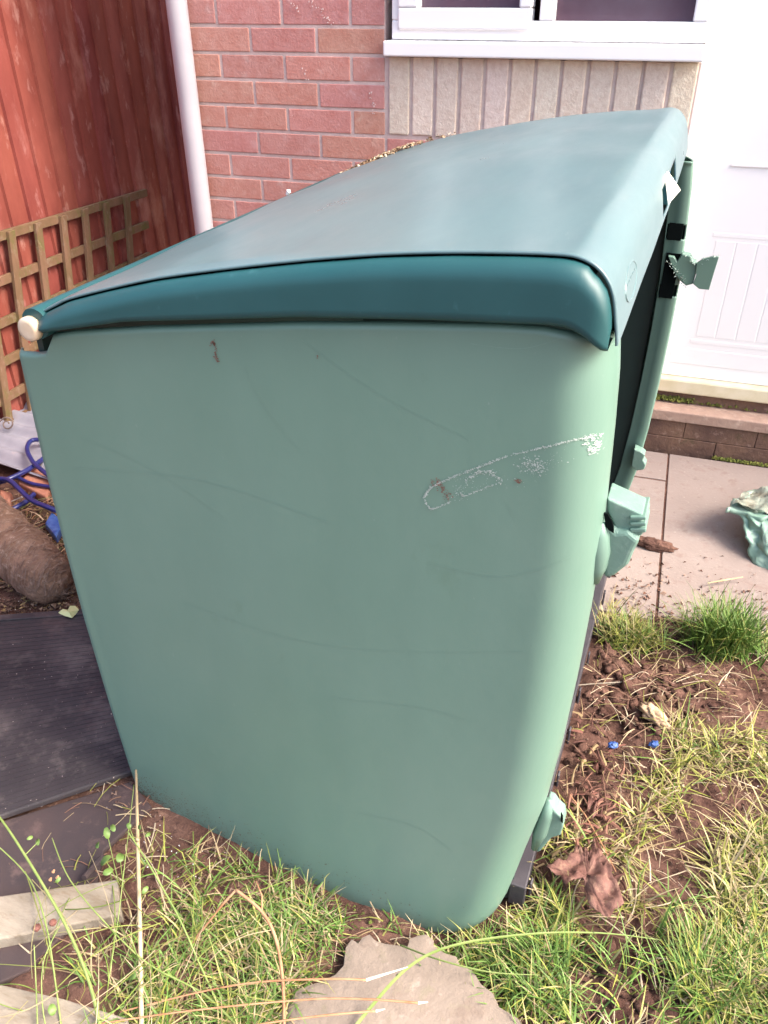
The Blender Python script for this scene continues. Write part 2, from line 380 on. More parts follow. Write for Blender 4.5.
# pipe
pp = empty('drain_pipe', (-1.558, D-.045, 0)); tag(pp, 'white plastic downpipe at the left end of the brick wall', 'pipe')
b = MB(); b.tube([(-.008, 0, 5.6), (0, 0, 2.0), (.006, 0, .6), (.01, 0, -.02)], .033, 24); b.build('pipe', m_pipe, pp, smooth=True, sharp=50)
for z in (.35, 2.1, 3.9):
    b = MB(); b.tube([(0, 0, z), (0, 0, z+.03)], .038, 24); b.box(-.05, .05, .02, .045, z, z+.03); b.build('bracket', m_pipe, pp)

# ------------------------------------------------------------------ fence and trellis
FX = -2.2
fence = empty('fence', (FX, 2.6, 0)); tag(fence, 'tall red stained feather edge board fence at the left of the house', 'fence')
b = MB(); rf = random.Random(5); y = -1.7
while y < 3.6:
    wd = .098+rf.uniform(-.004, .004); v = rf.uniform(.88, 1.08); top = 1.92+rf.uniform(-.01, .01); tl = -.03+rf.uniform(-.004, .004)
    zz = [-.03, .6, 1.3, top]
    # feather-edge board: thick edge near, thin edge far, overlapping the next
    A = []
    for z in zz:
        s_ = tl*(1-z/1.9)*-1
        A.append([(0.004, y+s_, z), (.016+rf.uniform(-.002, .002), y+s_+.003, z), (.004, y+wd+.012+s_, z), (-.004, y+wd+.012+s_, z), (-.004, y+s_, z)])
    c = (v, v*rf.uniform(.88, 1.12), v*rf.uniform(.88, 1.12)); n0 = 5
    vs = [q for a in A for q in a]
    fs = [(i*5+j, i*5+(j+1) % 5, (i+1)*5+(j+1) % 5, (i+1)*5+j) for i in range(3) for j in range(5)]+[(4, 3, 2, 1, 0), (15, 16, 17, 18, 19)]
    b.add(vs, fs, c); y += wd
b.build('fence_boards', m_fence, fence)
b = MB()
for z in (.3, .95, 1.6): b.box(-.05, -.006, -1.7, 3.6, z, z+.08)
b.build('fence_rail', m_fence, fence)
for yy in (-1.7, .1, 1.9, 3.55):
    b = MB(); b.box(-.13, -.052, yy-.04, yy+.04, -.05, 1.98); b.build('fence_post', m_fence, fence)

TX = FX+.038
tr = empty('trellis', (TX, 2.7, 0)); tag(tr, 'greenish brown square wooden trellis panel leaning on the red fence', 'trellis')
rt = random.Random(9)
ty1 = 3.215-2.7; ty0 = 1.80-2.7
b = MB()
for zl, zr in ((.650, .620), (.507, .491), (.370, .361), (.238, .236), (.112, .113), (.0, .0)):
    b.box(-.012, .003, ty0, ty1, -.0155, .0155, xf=lambda q: Vector((q.x, q.y-.17*(.65-zl), q.z+max(.012, zl+(zr-zl)*(q.y+.45)/.95))))
b.build('trellis_rails', m_trellis, tr, bevel=.0015)
for yy in (1.925, 2.065, 2.204, 2.344, 2.485, 2.628, 2.765, 2.905, 3.05):
    b = MB(); lean = .17+rt.uniform(-.015, .015); t_ = yy-2.7; zt_ = .661-(yy-2.25)*.03
    b.box(.0035, .017, t_-.0165, t_+.0165, .004, zt_, xf=lambda q: Vector((q.x, q.y-lean*(.65-q.z), q.z))); b.build('trellis_slat', m_trellis, tr, bevel=.0015)

# ------------------------------------------------------------------ the storage box
AYAW = .04894
BO = Vector((-.8159, .8563, 0)); E1 = Vector((math.cos(AYAW), -math.sin(AYAW), 0)); E2 = Vector((math.sin(AYAW), math.cos(AYAW), 0))
def bw(d, l, z): return BO+E1*d+E2*l+Vector((0, 0, z))
def atp(px, py, l=0):
    """(depth, height) on the box's end plane at length l"""
    dr = cF+cR*((px-384)/FPX)-cU*((py-512)/FPX); o = Vector((0, 0, CAM_H))-BO-E2*l
    t = -(o.dot(E2))/dr.dot(E2); P = o+dr*t; return P.dot(E1), P.z
BL = 1.21
box = empty('storage_box', BO, -AYAW)
tag(box, 'large green plastic garden storage box with a dark lid and torn off doors', 'storage box')
DF = [(-.045, .70), (-.03, .722), (-.015, .733), (.0, .742), (.02, .749), (.05, .756), (.1, .764), (.17, .774), (.294, .794), (.42, .803), (.554, .808), (.68, .810), (.787, .809), (.933, .801), (1.0, .796), (1.052, .789), (1.07, .787)]
def interp(T, x):
    xs_ = [a for a, _ in T]; return float(np.interp(x, xs_, [b_ for _, b_ in T]))
ZT = [(0, .934), (.03, .937), (.045, .942), (.05, .962), (.06, .969), (.1, .979), (.222, 1.001), (.435, 1.034), (.558, 1.049), (.671, 1.061), (.72, 1.064), (.745, 1.061), (.765, 1.055), (.80, 1.049)]
DB = [(-.03, .012), (0.0, .0), (.07, -.008), (.25, -.018), (.445, -.025), (.6, -.026), (.75, -.024), (.94, -.016)]
BU = [(0, 0), (.1, .012), (.21, .023), (.3, .033), (.39, .04), (.5, .043), (.6, .041), (.72, .033), (.8, .028)]
def psurf(d, z):
    zz = max(0, min(1, z/1.05)); l = -interp(BU, d)*(1-.85*zz)
    d1 = interp(DF, z); r_ = .062; t = (d-(d1-r_))/r_
    if t > 0: l += .065*(1-math.sqrt(max(0, 1-min(1, t)**2)))
    d0 = interp(DB, z)
    if d < d0+.012: l += .01*(1-math.sqrt(max(0, 1-min(1, 1-(d-d0)/.012)**2)))
    e = interp(ZT, d)-z
    if e < .008: l += .006*(1-math.sqrt(max(0, 1-(1-max(0, e)/.008)**2)))
    return l
def side_panel(mirror=False):
    b = MB(); rows = []
    us = list(np.linspace(0, .05, 6))+list(np.linspace(.07, .88, 34))+list(.9+.1*np.sin(np.linspace(0, 1, 20)*math.pi/2))
    vs = list(np.linspace(0, .1, 14))+list(np.linspace(.12, .97, 240 if mirror else 60))+list(np.linspace(.975, 1, 7))
    for v in vs:
        row = []
        z = -.03
        for u in us:
            # solve d, z together
            z = -.045+v*1.06
            for _ in range(3):
                d0, d1 = interp(DB, z), interp(DF, z); d = d0+(d1-d0)*u; z = -.045+v*(interp(ZT, d)+.045)
            l = psurf(d, z)
            row.append((d, (BL-l) if mirror else l, z))
        # front return: runs back along the box, then turns in
        d, l0, z = row[-1]; s_ = -1 if mirror else 1; w_ = .018
        base = (BL-.065 if mirror else .065)+(psurf(d, z)-.065)*s_
        if mirror: row = [(q[0]+.012*u_, q[1], q[2]) for q, u_ in zip(row, us)]; d += .012
        fw = .042 if mirror else .022
        row += [(d+.0003, l0+s_*.003, z), (d, l0+s_*w_*.6, z), (d-.001, l0+s_*w_, z), (d-.004, l0+s_*(w_+.002), z), (d-fw*.55, l0+s_*(w_+.003), z), (d-fw*.6, l0+s_*(w_+.001), z), (d-fw, l0+s_*(w_+.001), z), (d-fw-.002, l0+s_*w_, z), (d-fw-.003, l0+s_*(-.03), z)]
        rows.append(row)
    if mirror: rows = [r_[::-1] for r_ in rows]
    b.grid(rows)
    return b
sp = side_panel(False).build('side_panel', m_green, box, smooth=True, solid=.0035)
# far panel, with two latch slots and a torn opening in its front edge
fp = side_panel(True)
zpx = lambda y_: atp(672, y_, BL-.086)[1]
SLOTS = [(zpx(239), zpx(225.5)), (zpx(298), zpx(286.5))]; TORN = (zpx(275.5), zpx(256))
def in_slot(c):
    if c[0] < interp(DF, c[2])-.028 or c[1] > BL-.0: return False
    z = c[2]
    if c[1] > BL-.05: return False
    return any(a < z < b_ for a, b_ in SLOTS) or (TORN[0] < z < TORN[1] and c[1] < BL-.08)
fp.f = [f for f in fp.f if not in_slot([sum(fp.v[i][k] for i in f)/len(f) for k in range(3)])]
fp.fc = [None]*len(fp.f)
fpo = fp.build('side_panel', m_green, box, smooth=True, solid=.0035)
fpo['label'] = 'far side panel with slots in its front edge and a torn hinge'
pk = MB()
for z0, z1 in ((SLOTS[0][0]-.004, SLOTS[0][1]+.004), (SLOTS[1][0]-.004, TORN[1]+.004)):
    d = interp(DF, (z0+z1)/2)+.012; pk.box(d-.038, d-.008, BL-.079, BL-.05, z0, z1)
pk.build('slot_pocket_shade', m_dark, box)  # solid black block, paints the shade seen through the slots
# inner walls; the near-black colour paints in the shade of the interior
m_inner = M('inner_shade_plastic', (.012, .028, .025), (.016, .035, .03), 6, .5)
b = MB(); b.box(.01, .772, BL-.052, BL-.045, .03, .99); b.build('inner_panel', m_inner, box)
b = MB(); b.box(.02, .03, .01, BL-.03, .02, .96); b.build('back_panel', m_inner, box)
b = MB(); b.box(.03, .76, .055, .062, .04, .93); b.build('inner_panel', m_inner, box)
# floor panel with its raised front lip
b = MB()
b.box(.02, .755, .05, BL-.05, -.01, .012); b.box(.755, .784, .045, BL-.03, -.012, .045)
for i in range(9): b.box(.787, .792, .06+i*.125, .075+i*.125, -.005, .04)
b.build('floor_panel', m_floorp, box, bevel=.003)

# lid
SK_ = [(.026, .962), (.026, .982), (.038, .996), (.055, 1.006), (.08, 1.018), (.106, 1.030), (.17, 1.050), (.249, 1.072), (.349, 1.092), (.449, 1.108), (.54, 1.120), (.619, 1.129), (.69, 1.135), (.735, 1.137),
      (.752, 1.1355), (.766, 1.131), (.777, 1.124), (.785, 1.115), (.7905, 1.104), (.794, 1.092), (.7965, 1.080), (.799, 1.068), (.801, 1.056), (.8012, 1.0535)]
SK = [(a_, b_-.008*max(0, min(1, (.55-a_)/.25))) for a_, b_ in SK_]
def dense(T, n):
    P = [Vector((a, b_, 0)) for a, b_ in T]; Q = smoothpath(P, n); return [(q.x, q.y) for q in Q]
SKd = dense(SK, 3)
ll = [0.0]+list(np.linspace(.004, BL+.012, 90))
b = MB(); rows = []
for i, l in enumerate(ll):
    t = l/BL; cr = .006*math.sin(math.pi*min(1, max(0, t)))
    row = []
    for d, z in SKd:
        wv = .0016*math.sin(l*9+d*5)*(1 if .15 < d < .74 else .2)+.0012*math.sin(l*21+d*3+1)
        fr_ = min(1, max(0, (d-.70)/.08)); row.append((d+.003*math.sin(math.pi*t)*fr_-(.009+.012*t)*fr_, l-.004, z+cr*(1-.4*fr_)+.008*t*fr_+(wv if 1 < i < 90 else 0)))
    rows.append(row)
b.grid(rows[::-1])
HL0, HL1 = .50, .80
def in_handle(c): return HL0 < c[1] < HL1 and c[0] > .765 and 1.068 < c[2] < 1.108
b.f = [f for f in b.f if not in_handle([sum(b.v[i][k] for i in f)/len(f) for k in range(3)])]; b.fc = [None]*len(b.f)
lid = b.build('lid', m_skin, box, smooth=True, solid=.0028)
hb = MB(); hb.box(.74, .776, HL0-.01, HL1+.01, 1.062, 1.11); hb.build('handle_recess', m_blue, lid)
hh = MB(); hh.box(.777, .790, HL0+.1, HL0+.17, 1.069, 1.10); hh.build('latch', m_teal, lid, bevel=.002)
# cream tag caught in the handle
tgp = MB(); c0 = [(.795, .555, 1.125), (.815, .52, 1.10), (.806, .50, 1.068), (.789, .50, 1.078)]
tq = [(*atp(x, y_, l_), l_) for x, y_, l_ in ((668, 171, .60), (681, 190, .56), (668, 205, .54), (665, 176, .58))]; tgp.quadprism([(a, c, b_) for a, b_, c in tq], (-.001, .004, 0)); tgp.build('latch_tag', m_paper, lid, bevel=.001)
# end caps (teal), inset behind the skin rim, rounded
ZLB = [(.0, .962), (.03, .970), (.06, .981), (.094, .989), (.2, 1.014), (.445, 1.050), (.6, 1.066), (.73, 1.0765), (.752, 1.076), (.772, 1.068), (.79, 1.055), (.80, 1.052)]
def endcap(l0, s_):
    b = MB(); rows = []
    n = 70; ds = list(.016+(.7955-.016)*(1-np.cos(np.linspace(0, 1, n)*math.pi))/2)
    for d in ds:
        zt = interp([(a, b_) for a, b_ in SK[2:22]], d) if d < .795 else 1.08
        zt = max(zt-.0022, 0); zb = interp(ZLB, d)
        if d > .766: zt = min(zt, interp([(.766, 1.128), (.777, 1.121), (.785, 1.112), (.7905, 1.10), (.794, 1.085), (.796, 1.07)], d)-.002)
        row = []
        for k in range(15):
            v = k/14; v2 = 1-math.cos(v*math.pi/2) if v < 1 else 1
            z = zt+(zb-zt)*v2; e = zt-z
            a = math.sqrt(max(0, 1-(1-min(1, e/.02))**2)); r_ = max(0, .797-d)
            c = math.sqrt(max(0, 1-(1-min(1, r_/.022))**2)); q = min(1, max(0, (d-.016)/.03)); lf = math.sqrt(max(0, 1-(1-q)**2))
            step = 1 if d > .058 else .62
            l = .0015-.017*a*c*(.4+.6*lf)*step-.005*v
            fr_ = min(1, max(0, (d-.70)/.08)); sh_ = .021 if s_ < 0 else .009
            row.append((d-sh_*fr_, l0+s_*l, z+(.006*fr_ if s_ < 0 else 0)))
        row.append((d-sh_*fr_, l0+s_*(l+.004), zb-.004)); row.append((d-sh_*fr_, l0+s_*.03, zb-.003))
        rows.append(row)
    if s_ > 0: rows = rows[::-1]
    b.grid(rows); return b
endcap(-.004, 1).build('lid_end', m_teal, lid, smooth=True, solid=0)
endcap(BL+.004, -1).build('lid_end', m_teal, lid, smooth=True, solid=0)
# lid underside lining
b = MB(); ub = [(d, z-.03) for d, z in SKd if .05 < d < .76]
b.grid([[(d, l, z) for d, z in ub] for l in (.03, BL-.03)]); b.build('lid_lining', m_skin, lid, smooth=True)
# hinge barrel with cream end cap
hx, hz_ = .047, .985
b = MB(); b.tube([(hx, -.012, hz_), (hx, .03, hz_), (hx, BL+.01, hz_)], .021, 24); b.build('hinge_rod', m_teal, lid, smooth=True, sharp=50)
b = MB(); b.tube([(hx-.006, -.0235, hz_-.006), (hx-.006, -.023, hz_-.006), (hx-.006, -.0205, hz_-.006), (hx-.006, -.012, hz_-.006)], [.010, .0145, .0165, .0168], 24)
b.build('hinge_cap', m_cream, lid, smooth=True)
# front emblem: low oval plaque
b = MB(); N = 28; rr_ = []
def fsurf(l, z):
    d = interp([(z_, d_) for d_, z_ in SK[::-1] if d_ > .75][:9], z); return d
for ring, k in ((1.0, .0002), (.96, .0022), (.9, .0022), (.86, .0012), (0, .0012)):
    rr_.append([(fsurf(0, 1.086+.019*ring*math.sin(2*math.pi*i/N))+k-.0072, .115+.052*ring*math.cos(2*math.pi*i/N), 1.086+.019*ring*math.sin(2*math.pi*i/N)) for i in range(N+1)])
b.grid(rr_); 
for i in range(5):
    l = .083+i*.016; b.box(fsurf(0, 1.086)-.009, fsurf(0, 1.086)-.0065, l-.0035, l+.0035, 1.081, 1.091)
b.build('emblem', m_skin, lid, smooth=False)
# leaf litter on the lid's back edge belongs to itself (below)

# hinge brackets left on the near panel
def poly_extrude(pts, l0, l1, mat, name, parent=box, bev=.003, along=None):
    """pts in (d, z) -> prism from l0 to l1"""
    b = MB(); b.quadprism([(d, l0, z) for d, z in pts], (0, l1-l0, 0))
    bm = bmesh.new(); o = b.build(name, mat, parent, bevel=bev, segs=3)
    bm.from_mesh(o.data); bmesh.ops.recalc_face_normals(bm, faces=bm.faces); bm.to_mesh(o.data); bm.free()
    return o
def pl(pxs, l): return [atp(x, y, l) for x, y in pxs]
hg = poly_extrude(pl([(604, 521), (617, 532), (628, 531), (640, 541), (634, 552), (628, 566), (614, 577), (604, 580), (602, 570), (603, 545)], .05), .05, .085, m_green2, 'hinge_bracket', bev=.009)
hg2 = poly_extrude(pl([(607, 497), (620, 503), (644, 514), (642, 519), (646, 523), (643, 527), (645, 531), (641, 536), (633, 534), (622, 531), (613, 531), (614, 524), (608, 512)], .06), .058, .10, m_green2, 'hinge_knuckle', parent=hg, bev=.006)
for (y0, y1) in ((516, 519.5), (522, 525.5), (528, 532)):
    poly_extrude(pl([(630, y0), (646, y0), (646, y1), (630, y1)], .056), .054, .104, m_green2, 'knuckle_ring', parent=hg, bev=.0015)
cl = MB(); pcol = pl([(600, 523), (598, 535), (597, 552), (596, 568), (594, 584)], .045)
cl.tube([(d, .050, z) for d, z in pcol], [.006, .013, .016, .013, .006], 16); cl.build('hinge_collar', m_green, hg, smooth=True)
vd = poly_extrude(pl([(604, 512), (608, 513), (612, 520), (614, 526), (614, 532), (609, 529), (606, 525)], .049), .046, .049, m_dark, 'hinge_hole_shade', parent=hg, bev=0)  # thin black plate painted as the shade of a hole
lg = poly_extrude(pl([(547, 802), (553, 805), (557, 811), (563, 816), (564, 824), (561, 833), (552, 836), (546, 843), (541, 849), (537, 851), (540, 830)], .05), .045, .075, m_green2, 'hinge_bracket', bev=.007)
lc = MB(); pcol = pl([(549, 800), (546, 815), (540, 832), (534, 849)], .045)
lc.tube([(d, .046, z) for d, z in pcol], [.005, .011, .012, .005], 14); lc.build('hinge_collar', m_green, lg, smooth=True)
poly_extrude(pl([(561, 812), (563, 816), (563, 822), (561, 820)], .044), .041, .045, m_dark, 'hinge_hole_shade', parent=lg, bev=0)  # black plate again, shade of the lower hole put in as colour
# torn hinge on the far panel
lf_ = BL-.09
tg = poly_extrude(pl([(668, 256), (674, 257), (677, 262), (682, 254), (690, 256), (693, 262), (697, 263), (696, 274), (693, 284), (686, 286), (679, 280), (673, 270)], lf_), lf_, lf_+.03, m_green, 'hinge_bracket', bev=.002)
poly_extrude(pl([(697, 263), (703, 259), (711, 257), (719, 257), (714, 273), (709, 290), (699, 289), (693, 284), (696, 276)], lf_-.006), lf_-.006, lf_+.002, m_green, 'hinge_leaf', parent=tg, bev=.001)
tn = MB(); rj = random.Random(4)
for i in range(60):
    t = i/59; 
    x_, y_ = [(688, 257), (694, 262), (697, 264), (704, 259.5), (716, 256.5)][min(4, int(t*5))]
    if i % 2: x_, y_ = (669+t*16, 262+t*24)
    d, z = atp(x_+rj.uniform(-4, 4), y_+rj.uniform(-1.2, 1.2), lf_-.004)
    tn.tube([(d, lf_-.002, z), (d+rj.uniform(-.004, .005), lf_-.009, z+rj.uniform(-.001, .006))], [.0010, .0003], 5)
tag(tn.build('torn_edge', M('stressed_plastic', (.5, .6, .55), rough=.6), tg), kind='stuff')
lb = poly_extrude(pl([(634, 449), (641, 452), (645, 455), (643, 460), (646, 465), (644, 470), (636, 471), (631, 466)], BL-.10), BL-.10, BL-.07, m_green2, 'hinge_bracket', bev=.003)

# sticker residue, scuffs and rust marks on the near panel
rs_ = random.Random(21)
def fleck(b, d, z, s_):
    o = psurf(d, z)-.0011; n = rs_.randint(3, 5); a0 = rs_.random()*6
    el = rs_.uniform(.6, 2.2); pts = [(d+math.cos(a0+k*6.283/n)*s_*el*rs_.uniform(.5, 1.3), o, z+math.sin(a0+k*6.283/n)*s_*rs_.uniform(.5, 1.3)) for k in range(n)]
    pts = [(q[0], psurf(q[0], q[2])-.0011, q[2]) for q in pts]
    b.add(pts, [tuple(range(n))])
def fleckline(b, pxs, n, sp_, s0, s1):
    for i in range(n):
        t = rs_.random()*(len(pxs)-1); k = int(t); f = t-k
        x = pxs[k][0]*(1-f)+pxs[k+1][0]*f+rs_.gauss(0, sp_); y_ = pxs[k][1]*(1-f)+pxs[k+1][1]*f+rs_.gauss(0, sp_)
        d, z = atp(x, y_, 0)
        for _ in range(4): d, z = atp(x, y_, psurf(d, z))
        fleck(b, d, z, rs_.uniform(s0, s1))
b = MB()
fleckline(b, [(424, 497), (431, 487), (450, 478), (480, 466), (510, 455), (560, 443), (590, 436)], 620, .6, .0002, .0009)
fleckline(b, [(424, 497), (427, 504), (431, 509), (441, 506), (451, 501)], 150, .5, .0002, .0008)
fleckline(b, [(461, 493), (464, 496), (480, 490), (502, 481)], 150, .5, .0002, .0008)
fleckline(b, [(466, 480), (478, 472), (492, 472), (502, 481)], 150, 1.3, .0002, .001)
fleckline(b, [(586, 438), (597, 436), (598, 445), (593, 452), (586, 441)], 170, 2.2, .0002, .0011)
fleckline(b, [(520, 466), (535, 462), (542, 470)], 190, 3.6, .0002, .0009)
fleckline(b, [(455, 498), (462, 486), (520, 478), (570, 450)], 220, 4.5, .0002, .0006)
tag(b.build('sticker_residue', m_res, box), kind='stuff')
b = MB()
fleckline(b, [(435, 482), (443, 488), (449, 498)], 90, 3.0, .0002, .0012)
fleckline(b, [(517, 479), (520, 482)], 14, 1.2, .0004, .0014)
fleckline(b, [(213, 341), (216, 346), (216, 355), (218, 362)], 60, .8, .0003, .0013)
fleckline(b, [(211, 345), (212, 341), (215, 340)], 10, .4, .0004, .0009)
fleckline(b, [(318, 355), (318, 359)], 6, .3, .0005, .0009)
tag(b.build('rust_marks', m_resr, box), kind='stuff')
b = MB()
for pth in ([(80, 440), (150, 470), (230, 520)], [(300, 340), (380, 395), (470, 440)], [(560, 340), (520, 350), (470, 345)], [(95, 415), (110, 435)], [(250, 560), (262, 640), (268, 720)], [(330, 690), (420, 700), (470, 715)], [(140, 560), (160, 590)], [(70, 470), (200, 480), (330, 520)], [(180, 600), (330, 640), (560, 650)], [(230, 330), (260, 400), (300, 450)], [(430, 560), (500, 575), (570, 560)], [(520, 620), (540, 700)], [(360, 800), (420, 815), (455, 840)], [(120, 380), (128, 420)], [(505, 500), (515, 520)]):
    P = []
    q = smoothpath([Vector((*atp(x, y_, -.01), 0)) for x, y_ in pth], 10)
    w_ = rs_.uniform(.0002, .0004)
    rows = [[(v.x, psurf(v.x, v.y+s_)-.0004, v.y+s_) for s_ in (-w_, w_)] for v in q]
    b.grid(rows)
tag(b.build('scratches', M('scratch', (.165, .262, .21), (.145, .24, .19), 60, .45), box), kind='stuff')
# soil splashed up the foot of the panel
b = MB()
for i in range(1500):
    d = .0+abs(rs_.gauss(0, .07 if i % 2 else .3)); z = abs(rs_.gauss(0, .03))-.01
    if d < .70 and z < .3: fleck(b, d, z+.01, rs_.uniform(.0002, .0011))
tag(b.build('mud_specks', m_clod, box), kind='stuff')

# leaf litter on lid
def scatter(name, label, cat, mat, n, fn, kind='stuff', seedv=1, colf=None, size=(.002, .006), parent=None):
    b = MB(); r_ = random.Random(seedv)
    for i in range(n):
        p = fn(r_)
        if p is None: continue
        s_ = r_.uniform(*size); q = [Vector((r_.uniform(-1, 1), r_.uniform(-1, 1), r_.uniform(-.5, 1)))*s_ for _ in range(5)]
        b.add([p+q[0], p+q[1]+Vector((s_, 0, 0)), p+q[2]+Vector((0, s_, 0)), p+q[3]*.6+Vector((-s_*.6, -s_*.6, 0)), p+Vector((0, 0, s_*.9))],
              [(0, 1, 4), (1, 2, 4), (2, 3, 4), (3, 0, 4), (0, 3, 2, 1)], colf(r_) if colf else None)
    return tag(b.build(name, mat), label, cat, kind=kind)
def lit(r_):
    l = r_.uniform(.98, 1.21); d = abs(r_.gauss(0, .012))+.04+.14*max(0, (l-1.0))/.2*r_.random()**.5
    z = interp([(a, c) for a, c in SK[:14]], d)
    if l > 1.19: d = r_.uniform(.05, .27); l = 1.215+r_.uniform(-.01, .003); z = interp([(a, c) for a, c in SK[:14]], d)
    return bw(d, l, z+r_.uniform(.004, .01))
scatter('leaf_litter', 'dry crumbly leaf litter caught along the far back edge of the lid', 'litter', m_strawm, 520, lit, seedv=4,
        colf=lambda r_: random.Random(r_.random()).choice([(.35, .24, .15), (.2, .12, .07), (.5, .4, .28), (.12, .07, .04)]), size=(.002, .006))
b = MB(); p = bw(.03, .76, .998)
b.tube([p+Vector((0, 0, .004)), p+Vector((.004, 0, .011)), p+Vector((.008, .002, .012))], [.003, .005, .002], 7)
tag(b.build('pebble', m_white), 'tiny white chip lying on the back edge of the lid', 'chip')

# ------------------------------------------------------------------ left side: boards, planks, log, sheet, hose
def board(name, label, cat, pts, z0, th_, mat, bevel=.003, group=None):
    b = MB(); b.quadprism([(p[0], p[1], z0) for p in pts], (0, 0, th_)); o = b.build(name, mat, None, bevel=bevel)
    return tag(o, label, cat, group)
# ribbed dark board: local frame along its right edge
rbd = empty('ribbed_board', (-.83, .885, .012)); tag(rbd, 'dark plum plastic board with fine ribs lying at the back of the green box', 'board')
A_, B_, C_, D_ = [Vector(q) for q in ((-1.9, .975, 0), (-.86, 1.46, 0), (-.825, .89, 0), (-1.42, .325, 0))]
o3 = Vector((-.83, .885, 0)); b = MB(); b.quadprism([q-o3 for q in (A_, D_, C_, B_)], (0, 0, .014)); 
b.build('board_base', m_mat, rbd, bevel=.003)
b = MB(); n_ = 44
for i in range(1, n_):
    t = (i+.3)/n_; p0 = A_.lerp(D_, t)-o3; p1 = B_.lerp(C_, t)-o3; dr = (D_-A_).normalized()*.0024
    p0 = p0.lerp(p1, .02); p1 = p0.lerp(p1, .965)
    b.quadprism([p0+Vector((0, 0, .014)), p0+dr+Vector((0, 0, .014)), p1+dr+Vector((0, 0, .014)), p1+Vector((0, 0, .014))], (0, 0, .0013))
b.build('ribs', m_mat, rbd)
b = MB(); t0 = (B_-A_).normalized(); n0_ = Vector((t0.y, -t0.x, 0))*.022
b.quadprism([A_-o3+Vector((0, 0, .0143)), A_-o3+n0_+Vector((0, 0, .0143)), B_-o3+n0_+Vector((0, 0, .0143)), B_-o3+Vector((0, 0, .0143))], (0, 0, .005)); b.build('rim', m_mat, rbd, bevel=.002)
pb = [at(-60, 840, .008), at(-60, 1010, .008), at(28, 970, .008), at(92, 905, .008), at(104, 850, .008), at(152, 806, .008), at(131, 781, .008)]
pb = pb[::-1]
board('plum_board', 'flat plum brown board under the lower edge of the ribbed board', 'board', [(p.x, p.y) for p in pb][::-1], -.004, .012, m_mat2)
def plank(name, label, pts, z0, th_):
    e = empty(name, pts[0]); o_ = Vector((pts[0].x, pts[0].y, 0)); e.location = o_
    b = MB(); b.quadprism([Vector((p.x, p.y, z0))-o_ for p in pts], (0, 0, th_)); b.build('plank', m_wood, e, bevel=.003)
    tag(e, label, 'plank'); return e, o_
zt = .034
pA = [at(-2, 949, zt), at(122, 914, zt), at(120, 903, zt-.0005), at(117, 879, zt), at(-2, 896, zt)]; ex_ = (pA[3]-pA[4])*1.3; pA = [pA[0]-ex_]+pA[1:4]+[pA[4]-ex_]
eA, oA = plank('wooden_plank', 'weathered grey plank with two rusty screws lying over the plum board', pA, .006, .028)
for (sx, sy) in ((37, 928), (53, 923)):
    p = at(sx, sy, zt)-oA; b = MB(); b.tube([p+Vector((0, 0, -.002)), p+Vector((0, 0, .003)), p+Vector((0, 0, .0045))], [.0062, .006, .003], 14); b.build('screw', m_rust, eA, smooth=False)
pB = [at(-120, 1090, .03), at(60, 1120, .03), at(130, 1060, .03), at(128, 1018, .03), at(62, 998, .03), at(0, 984, .03), at(-120, 960, .03)]
plank('wooden_plank', 'pale weathered plank in the bottom left corner behind thin green stems', pB, .004, .026)
# dark stick beside plank end
b = MB(); b.tube([at(84, 878, .03), at(98, 862, .02), at(104, 858, .015)], .006, 7)
tag(b.build('wood_chip', m_mat2), 'short dark splinter at the end of the plank with screws', 'splinter')

# log
lg_ = empty('log', at(52, 592, 0)); tag(lg_, 'thick fibrous brown log lying on the soil above the ribbed board', 'log')
a0 = at(60, 590, .055); a1 = at(-75, 468, .12); ol = lg_.location.copy()
b = MB(); rows = []; n1, n2 = 40, 36; ax = (a1-a0); L_ = ax.length; t_ = ax.normalized(); s1 = t_.cross(Vector((0, 0, 1))).normalized(); s2 = s1.cross(t_)
for i in range(n1+1):
    f = i/n1; c = a0.lerp(a1, f)-ol; row = []
    for k in range(n2+1):
        an = 2*math.pi*(k % n2)/n2; r_ = (.074+.012*f)*math.sqrt(max(.02, 1-max(0, 1-f/.16)**2.4))+.004*math.sin(f*34)+.008*noise.noise(Vector((f*9, math.cos(an)*2, math.sin(an)*2)))+.004*noise.noise(Vector((f*40, math.cos(an)*6, math.sin(an)*6)))
        row.append(c+s1*math.cos(an)*r_+s2*math.sin(an)*r_)
    rows.append(row)
b.grid(rows); b.add(rows[0][:-1], [tuple(range(n2))]); b.add(rows[-1][:-1], [tuple(range(n2))[::-1]])
b.build('bark', m_bark, lg_, smooth=True, sharp=60)
b = MB(); rl = random.Random(8)
for i in range(2200):
    f = rl.random()**1.3; an = rl.uniform(0, 6.283); r_ = (.081+.012*f)*math.sqrt(max(.02, 1-max(0, 1-f/.16)**2.4))+.004*math.sin(f*34); c = a0.lerp(a1, f)-ol
    p = c+(s1*math.cos(an)+s2*math.sin(an))*r_; tn_ = (-s1*math.sin(an)+s2*math.cos(an))
    q = p+tn_*rl.uniform(.015, .04)+t_*rl.uniform(-.03, .012); q = c+t_*((q-c).dot(t_))+((q-c)-t_*((q-c).dot(t_))).normalized()*(r_+rl.uniform(-.003, .004))
    wv = t_*rl.uniform(.0005, .0014); v = rl.uniform(.5, 1.3)
    b.add([p-wv, p+wv, q+wv*.4, q-wv*.4], [(0, 1, 2, 3)], (.2*v, .135*v, .105*v))
b.build('bark_fibres', m_strawm, lg_)

